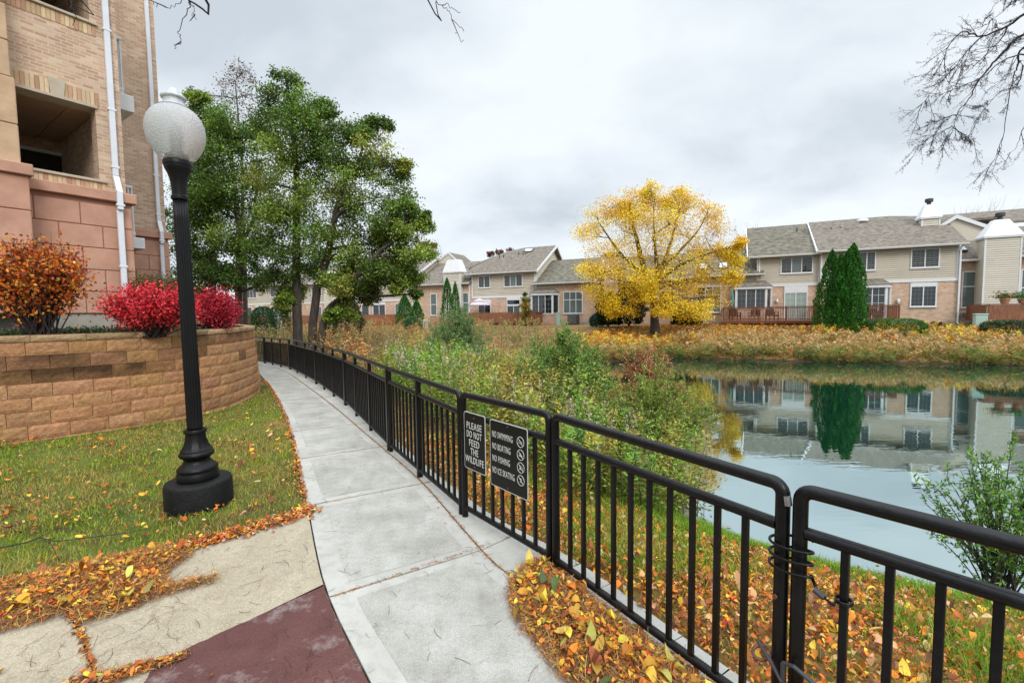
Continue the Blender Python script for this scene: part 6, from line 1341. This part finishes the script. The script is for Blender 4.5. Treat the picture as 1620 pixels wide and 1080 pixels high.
x,y=zone(900,Z2,r,lambda x,y:(far(x,y)<-3.5)*np.clip(vnoise(x,y,.3,13)*3-1.5,0,1)); h=.8*r.uniform(.6,1.15,len(x)); plants('meadow_greens','green plants scattered in the tan meadow',x,y,h,105,60,.10,.03,[(.10,.17,.04),(.16,.19,.05),(.30,.28,.04)],bushy=.24,sw=.01)
# far bank: litter slope, reeds and sedge
def bankpt(n,r,d0,d1,x0=1.,x1=46.,f=None):
    t=r.random(n); S=[(.9,23),(2.2,25.1),(3.5,25.6),(6.8,26.0),(9.75,27.5),(16.6,24.4),(24.6,22.1),(40,15.1)]; P=np.array([pline(S,max(1.01,q*plen(S)[-1])) for q in t]); d=r.uniform(d0,d1,n); nx,ny=.4328,.9015
    x=P[:,0]+nx*d; y=P[:,1]+ny*d; k=np.ones(n,bool)
    if f is not None: k=r.random(n)<f(x,y)
    return x[k],y[k]
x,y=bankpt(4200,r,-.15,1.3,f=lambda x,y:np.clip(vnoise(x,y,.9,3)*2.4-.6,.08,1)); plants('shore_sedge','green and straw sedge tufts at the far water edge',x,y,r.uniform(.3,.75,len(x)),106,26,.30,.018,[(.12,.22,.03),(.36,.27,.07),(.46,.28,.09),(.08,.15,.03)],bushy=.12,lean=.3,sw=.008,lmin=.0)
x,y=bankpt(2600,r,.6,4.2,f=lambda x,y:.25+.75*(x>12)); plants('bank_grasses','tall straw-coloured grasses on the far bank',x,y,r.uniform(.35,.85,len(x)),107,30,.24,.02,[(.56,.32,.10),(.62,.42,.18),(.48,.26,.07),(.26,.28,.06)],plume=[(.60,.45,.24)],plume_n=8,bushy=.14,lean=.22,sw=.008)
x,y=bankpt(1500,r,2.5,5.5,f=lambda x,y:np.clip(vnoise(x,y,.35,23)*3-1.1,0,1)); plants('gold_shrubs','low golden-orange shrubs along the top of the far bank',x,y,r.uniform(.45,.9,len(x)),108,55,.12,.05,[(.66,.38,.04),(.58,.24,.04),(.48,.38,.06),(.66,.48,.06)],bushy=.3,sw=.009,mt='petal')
x,y=bankpt(26000,r,.5,11.3,f=lambda x,y:np.clip(1.4-np.abs(x-10)/16,.12,1)*(far(x,y)<-.3)); fallen('far_leaves','orange leaf litter covering the far bank below the yellow tree',x,y,109,.17,[(.64,.24,.035),(.54,.17,.03),(.68,.40,.05),(.38,.15,.05)],None,.02)
x,y=bankpt(26000,r,.2,11.6,f=lambda x,y:(far(x,y)<.3)*1.); n=len(x); z=ground_z(x,y); P=np.c_[x,y,z+.05]; C=pal(n,[(.44,.25,.07),(.26,.26,.06),(.18,.25,.04),(.50,.24,.06)],None,.2,r); k=(x>21)&(far(x,y)>-5.5); C[k]=pal(k.sum(),[(.05,.16,.02),(.08,.2,.03)],None,.2,r); V,F,C=leafquads(P,.20,.03,C,up=0,r=r,dirs=np.c_[r.normal(0,.5,(n,2)),np.ones(n)]); tag(np_mesh('far_grass',V,F,C,M['blade']),'short mixed turf on the far bank and below the decks','grass',None,'stuff')
# rust-leaved shrub and leafy shrub by the water
def wshrub(name,lab,x,y,z0,H,Rm,nst,nl,ls,lw,cols,seed,mt='leaf',wts=None,lean=.5):
    r=np.random.default_rng(seed); T=Thing(name,lab,'shrub',WORLD,(x,y,z0)); m=MB(); P=[];Dr=[]
    for k in range(nst):
        a=r.uniform(0,2*PI); sp=r.random()**.6; tip=np.array([x+math.cos(a)*Rm*sp,y+math.sin(a)*Rm*sp,z0+H*(1-.45*sp**2)*r.uniform(.75,1.08)]); b0=np.array([x+r.normal(0,.06),y+r.normal(0,.06),z0-.05]); mid=b0*.4+tip*.6-np.array([(tip[0]-x)*lean*.4,(tip[1]-y)*lean*.4,-.05])
        L=bez(b0,mid,tip,8); m.tube(L,list(np.linspace(.009,.002,8)),4,cap=False)
        for j in range(nl//14):
            t=r.uniform(.25,1); q=L[min(7,int(t*7))]+ (L[min(7,int(t*7)+1)]-L[min(7,int(t*7))])*((t*7)%1); d=nrm(r.normal(0,1,3)+np.array([0,0,.5])+nrm(tip-b0)*.6); LL=r.uniform(.08,.26)*H*.6; e=q+d*LL; m.tube([q,e],[.0025,.0012],3,cap=False)
            u=r.random(14); P.append(q+d*(u*LL)[:,None]+r.normal(0,.006,(14,3))); Dr.append(np.tile(d,(14,1))*.8+r.normal(0,.6,(14,3)))
    T.part('stems',m,M['bark']); P=np.concatenate(P);Dr=nrm(np.concatenate(Dr)); n=len(P); V,F,C=leafquads(P+Dr*ls*.45,ls,lw,pal(n,cols,wts,.22,r),up=.3,r=r,dirs=Dr); np_mesh('foliage',V,F,C,M[mt],T.o,T.org); return T
LEAFY=[(.11,.28,.04),(.18,.36,.06),(.08,.18,.03),(.28,.42,.09)]
p=aty(1575,870,4.55); wshrub('willow_shrub','leafy bright green shrub in the shallow water behind the right fence rail',4.75,4.3,-1.15,1.5,.68,52,150,.048,.016,LEAFY,111)
wshrub('willow_shrub','dark brownish leafy shrub at the right frame edge behind the bright one',5.7,4.4,-.95,1.15,.5,30,150,.038,.016,[(.05,.07,.03),(.08,.09,.04),(.10,.06,.04)],112)
p=aty(1015,600,9.6); wshrub('rust_shrub','rust-brown leaved shrub leaning over the water',2.75,9.4,-1.05,2.0,.95,60,240,.055,.024,[(.42,.16,.07),(.32,.12,.06),(.48,.25,.11)],113,mt='petal')
p=aty(720,495,12.5); wshrub('feathery_shrub','tallest feathery green shrub rising out of the weeds toward the houses',float(p[0]),12.5,gz(p[0],12.5),1.85-gz(p[0],12.5),1.0,100,420,.055,.016,[(.12,.23,.06),(.17,.28,.08),(.22,.30,.11)],114)
p=aty(960,600,8.0); wshrub('yellow_green_shrub','yellow-green shrub with fine leaves overhanging the pond edge',2.3,7.3,-1.0,1.75,1.0,90,320,.05,.017,[(.26,.34,.05),(.34,.38,.06),(.16,.26,.04)],115)
p=aty(900,590,9); wshrub('feathery_shrub','rounded green shrub behind the notice signs',.9,8.6,gz(.9,8.6),1.75,1.05,110,460,.052,.019,[(.11,.25,.04),(.16,.30,.05),(.24,.32,.07)],116)
# stones and driftwood at the waterline near the weeds
for k,(px,py,sz,l) in enumerate([(1085,815,.10,'larger grey stone at the near water edge'),(1098,822,.07,'small grey stone beside the larger one'),(865,548,.3,'half-sunk brown stone')][:2]):
    p=atz(px,py,-.85); rr=np.random.default_rng(k); m=MB(); prof=[(.01,-.05),(.8,-.03),(1,.15),(.75,.45),(.3,.6),(.01,.62)]; m.lathe([(a*sz,p[2]+b*sz) for a,b in prof],9,(p[0],p[1])); m.v=[(a+rr.normal(0,sz*.1),b+rr.normal(0,sz*.1),c+rr.normal(0,sz*.05)) for a,b,c in m.v]; o=m.build('stone',M['rock'],org=(p[0],p[1],p[2]),loc=(p[0],p[1],p[2])); tag(o,l,'stone')
# ------------------------------------------------------------ bare branches overhead
def branchset(T,limbs,y0,seed,twig_n=9,L0=.5,rad=(.022,.004),droop=.35,depth=2,pw=1.8):
    r=np.random.default_rng(seed); m=MB()
    def tw(a,d,L,rd,k):
        n=5; P=[a]; dd=d.copy()
        for i in range(n): dd=nrm(dd+r.normal(0,.085,3)+np.array([0,0,-.02])); P.append(P[-1]+dd*L/n)
        m.tube(P,list(np.linspace(rd,rd*.45,n+1)),4,cap=False)
        for q in P[1:]:
            if r.random()<.4: e=q+nrm(r.normal(0,1,3))*.028; m.tube([q,e],[.0016,.0026],3)
        if k>0:
            for q in P[1:]:
                if r.random()<.75: tw(np.array(q),nrm(dd+r.normal(0,.38,3)),L*r.uniform(.4,.65),rd*.6,k-1)
    for li,(pts,r0,r1,nt) in enumerate(limbs):
        Q=[aty(px,py,y0+dy) if not isinstance(px,tuple) else np.array(px) for (px,py,dy) in pts]; P=catmull(Q,5); P=[p+r.normal(0,.006,3) for p in P]; m.tube(P,list(r1+(r0-r1)*(1-np.linspace(0,1,len(P)))**pw),7)
        for _ in range(nt):
            i=r.integers(1,len(P)-1); d=nrm(P[min(i+1,len(P)-1)]-P[i-1]); tw(np.array(P[i]),nrm(d+r.normal(0,.5,3)+np.array([-.15,0,-.1])),L0*r.uniform(.4,1.2),.0045,depth)
    return m
def zoomed(l,s=3.857,ox=1380,oy=0): return [(ox+a/s,oy+b/s,dy) for a,b,dy in l]
T=Thing('bare_tree','leafless dark tree whose drooping branches hang in at the upper right','tree',WORLD,(10.5,-1.2,gz(10.5,-1.2)))
m=MB(); tb=np.array([10.5,-1.2,gz(10.5,-1.2)-.1]); join=aty(1680,-40,7.2); m.tube([tb,tb+[.1,.1,2.5],tb+[0,.5,5],tb+[-.4,1.6,7.4]],[.3,.26,.2,.13],12)
jA=aty(1690,-10,7); jB=aty(1690,60,7.4); top=tb+np.array([-.4,1.6,7.4]); top2=tb+np.array([0,.5,5])
for J in (jA,jB): m.tube(catmull([top if J is jA else tb+np.array([-.1,.9,6.2]),(top+J)/2+[0,0,.7],J],6),list(np.linspace(.10,.035,13)),8)
T.part('trunk',m,M['bark'],smooth=True)
limbs=[([(1690,-10,0)]+zoomed([(925,90,0),(840,150,.1),(670,225,.1),(560,195,.2),(470,270,.2),(440,370,.3),(450,460,.3),(490,550,.3)]),.024,.003,15),
 (zoomed([(670,225,.1),(580,310,0),(470,450,-.1),(380,540,-.1),(285,655,-.1)]),.010,.0025,12),
 ([(1690,60,.4)]+zoomed([(925,215,.3),(800,320,.3),(700,430,.4),(640,500,.3),(590,600,.3),(515,700,.3),(490,790,.3),(420,890,.3),(330,965,.3)]),.024,.0025,16),
 ([(1690,60,.4)]+zoomed([(925,290,.3),(890,400,.5),(860,470,.5),(820,680,.5),(790,870,.5),(750,960,.5),(680,1075,.5)]),.018,.0025,9),
 (zoomed([(925,330,.3),(800,370,.2),(660,480,.2),(480,550,.1),(370,600,.1)]),.012,.003,12),
 (zoomed([(960,-60,0),(880,0,0),(800,70,-.1),(720,130,-.2),(640,190,-.2)]),.010,.0025,12),
 (zoomed([(990,640,0),(925,780,0),(900,850,0),(870,910,0),(820,945,0)]),.008,.002,2),
 (zoomed([(515,700,.3),(420,730,.3),(330,770,.3)]),.008,.002,6),(zoomed([(490,770,.3),(390,820,.3),(290,860,.3)]),.008,.002,7),(zoomed([(500,780,.3),(570,830,.3),(660,885,.3)]),.007,.002,6),
 (zoomed([(925,400,0),(880,520,0),(780,560,0),(690,660,0),(640,760,0)]),.010,.002,8),(zoomed([(840,150,.1),(780,250,0),(700,330,-.2),(600,420,-.3),(520,500,-.3)]),.012,.003,12)]
T.part('branches',branchset(T,limbs,7,121,L0=.34,depth=2,pw=1.9),M['twig'])
T=Thing('bare_tree','leafless tree overhead whose twig tips dangle at the top edge of the view','tree',WORLD,(-3.2,-3.0,gz(-3.2,-3.)))
tb=np.array([-3.2,-3.0,-.2]); m=MB(); m.tube([tb,tb+[.1,.1,2.4],tb+[.2,.6,4.6],tb+[.3,1.6,6.4]],[.24,.2,.15,.09],12); T.part('trunk',m,M['bark'],smooth=True)
e1=aty(302,-40,3.5); e2=aty(665,-25,3.6); e3=aty(100,-30,3.4)
l=[([((tuple(tb+[.3,1.6,6.4])),0,0),(tuple((tb+np.array([.3,1.6,6.4])+e1)/2+[0,0,.4]),0,0),(302,-40,0)]+zoomed([(1160,0,0),(1155,20,0),(1125,110,0),(1090,190,0),(1105,230,0),(1095,265,0),(1062,295,0)],ox=0),.03,.0022,2),
 (zoomed([(1160,0,0),(1185,60,0),(1175,105,0)],ox=0),.005,.002,1),(zoomed([(1160,-60,0),(1100,5,0),(1050,40,0),(1010,50,0)],ox=0),.005,.002,1),
 ([(tuple(tb+[.3,1.6,6.4]),0,0),(tuple((tb+np.array([.3,1.6,6.4])+e2)/2+[0,0,.5]),0,0),(665,-25,.1),(690,3,.1),(708,16,.1),(718,32,.1),(735,50,.1)],.03,.0022,2),
 ([(700,8,.1),(712,10,.1),(728,22,.1)],.004,.002,0),
 ([(tuple(tb+[.2,.6,4.6]),0,0),(tuple((tb+np.array([.2,.6,4.6])+e3)/2+[0,0,.6]),0,0),(100,-30,-.1),(109,0,-.1),(116,18,-.1),(118,28,-.1),(115,39,-.1)],.025,.002,0)]
T.part('branches',branchset(T,l,3.5,122,L0=.16,depth=0,pw=5),M['twig'])
# fallen twig on the lawn
m=MB(); P=[atz(px,py,.03) for px,py in [(-30,872),(0,866),(45,857),(62,850),(90,856),(130,851),(190,844),(230,837)]]; m.tube(P,list(np.linspace(.006,.0025,len(P))),6); m.tube([atz(55,853,.03),atz(85,838,.05),atz(120,826,.06)],[.004,.003,.0015],5); m.tube([atz(70,852,.03),atz(82,862,.05),atz(90,880,.04)],[.004,.003,.0015],5)
q=P[3]; o=m.build('fallen_twig',M['twig'],org=q,loc=q); tag(o,'thin dark forked twig lying on the lawn left of the lamp post','twig')
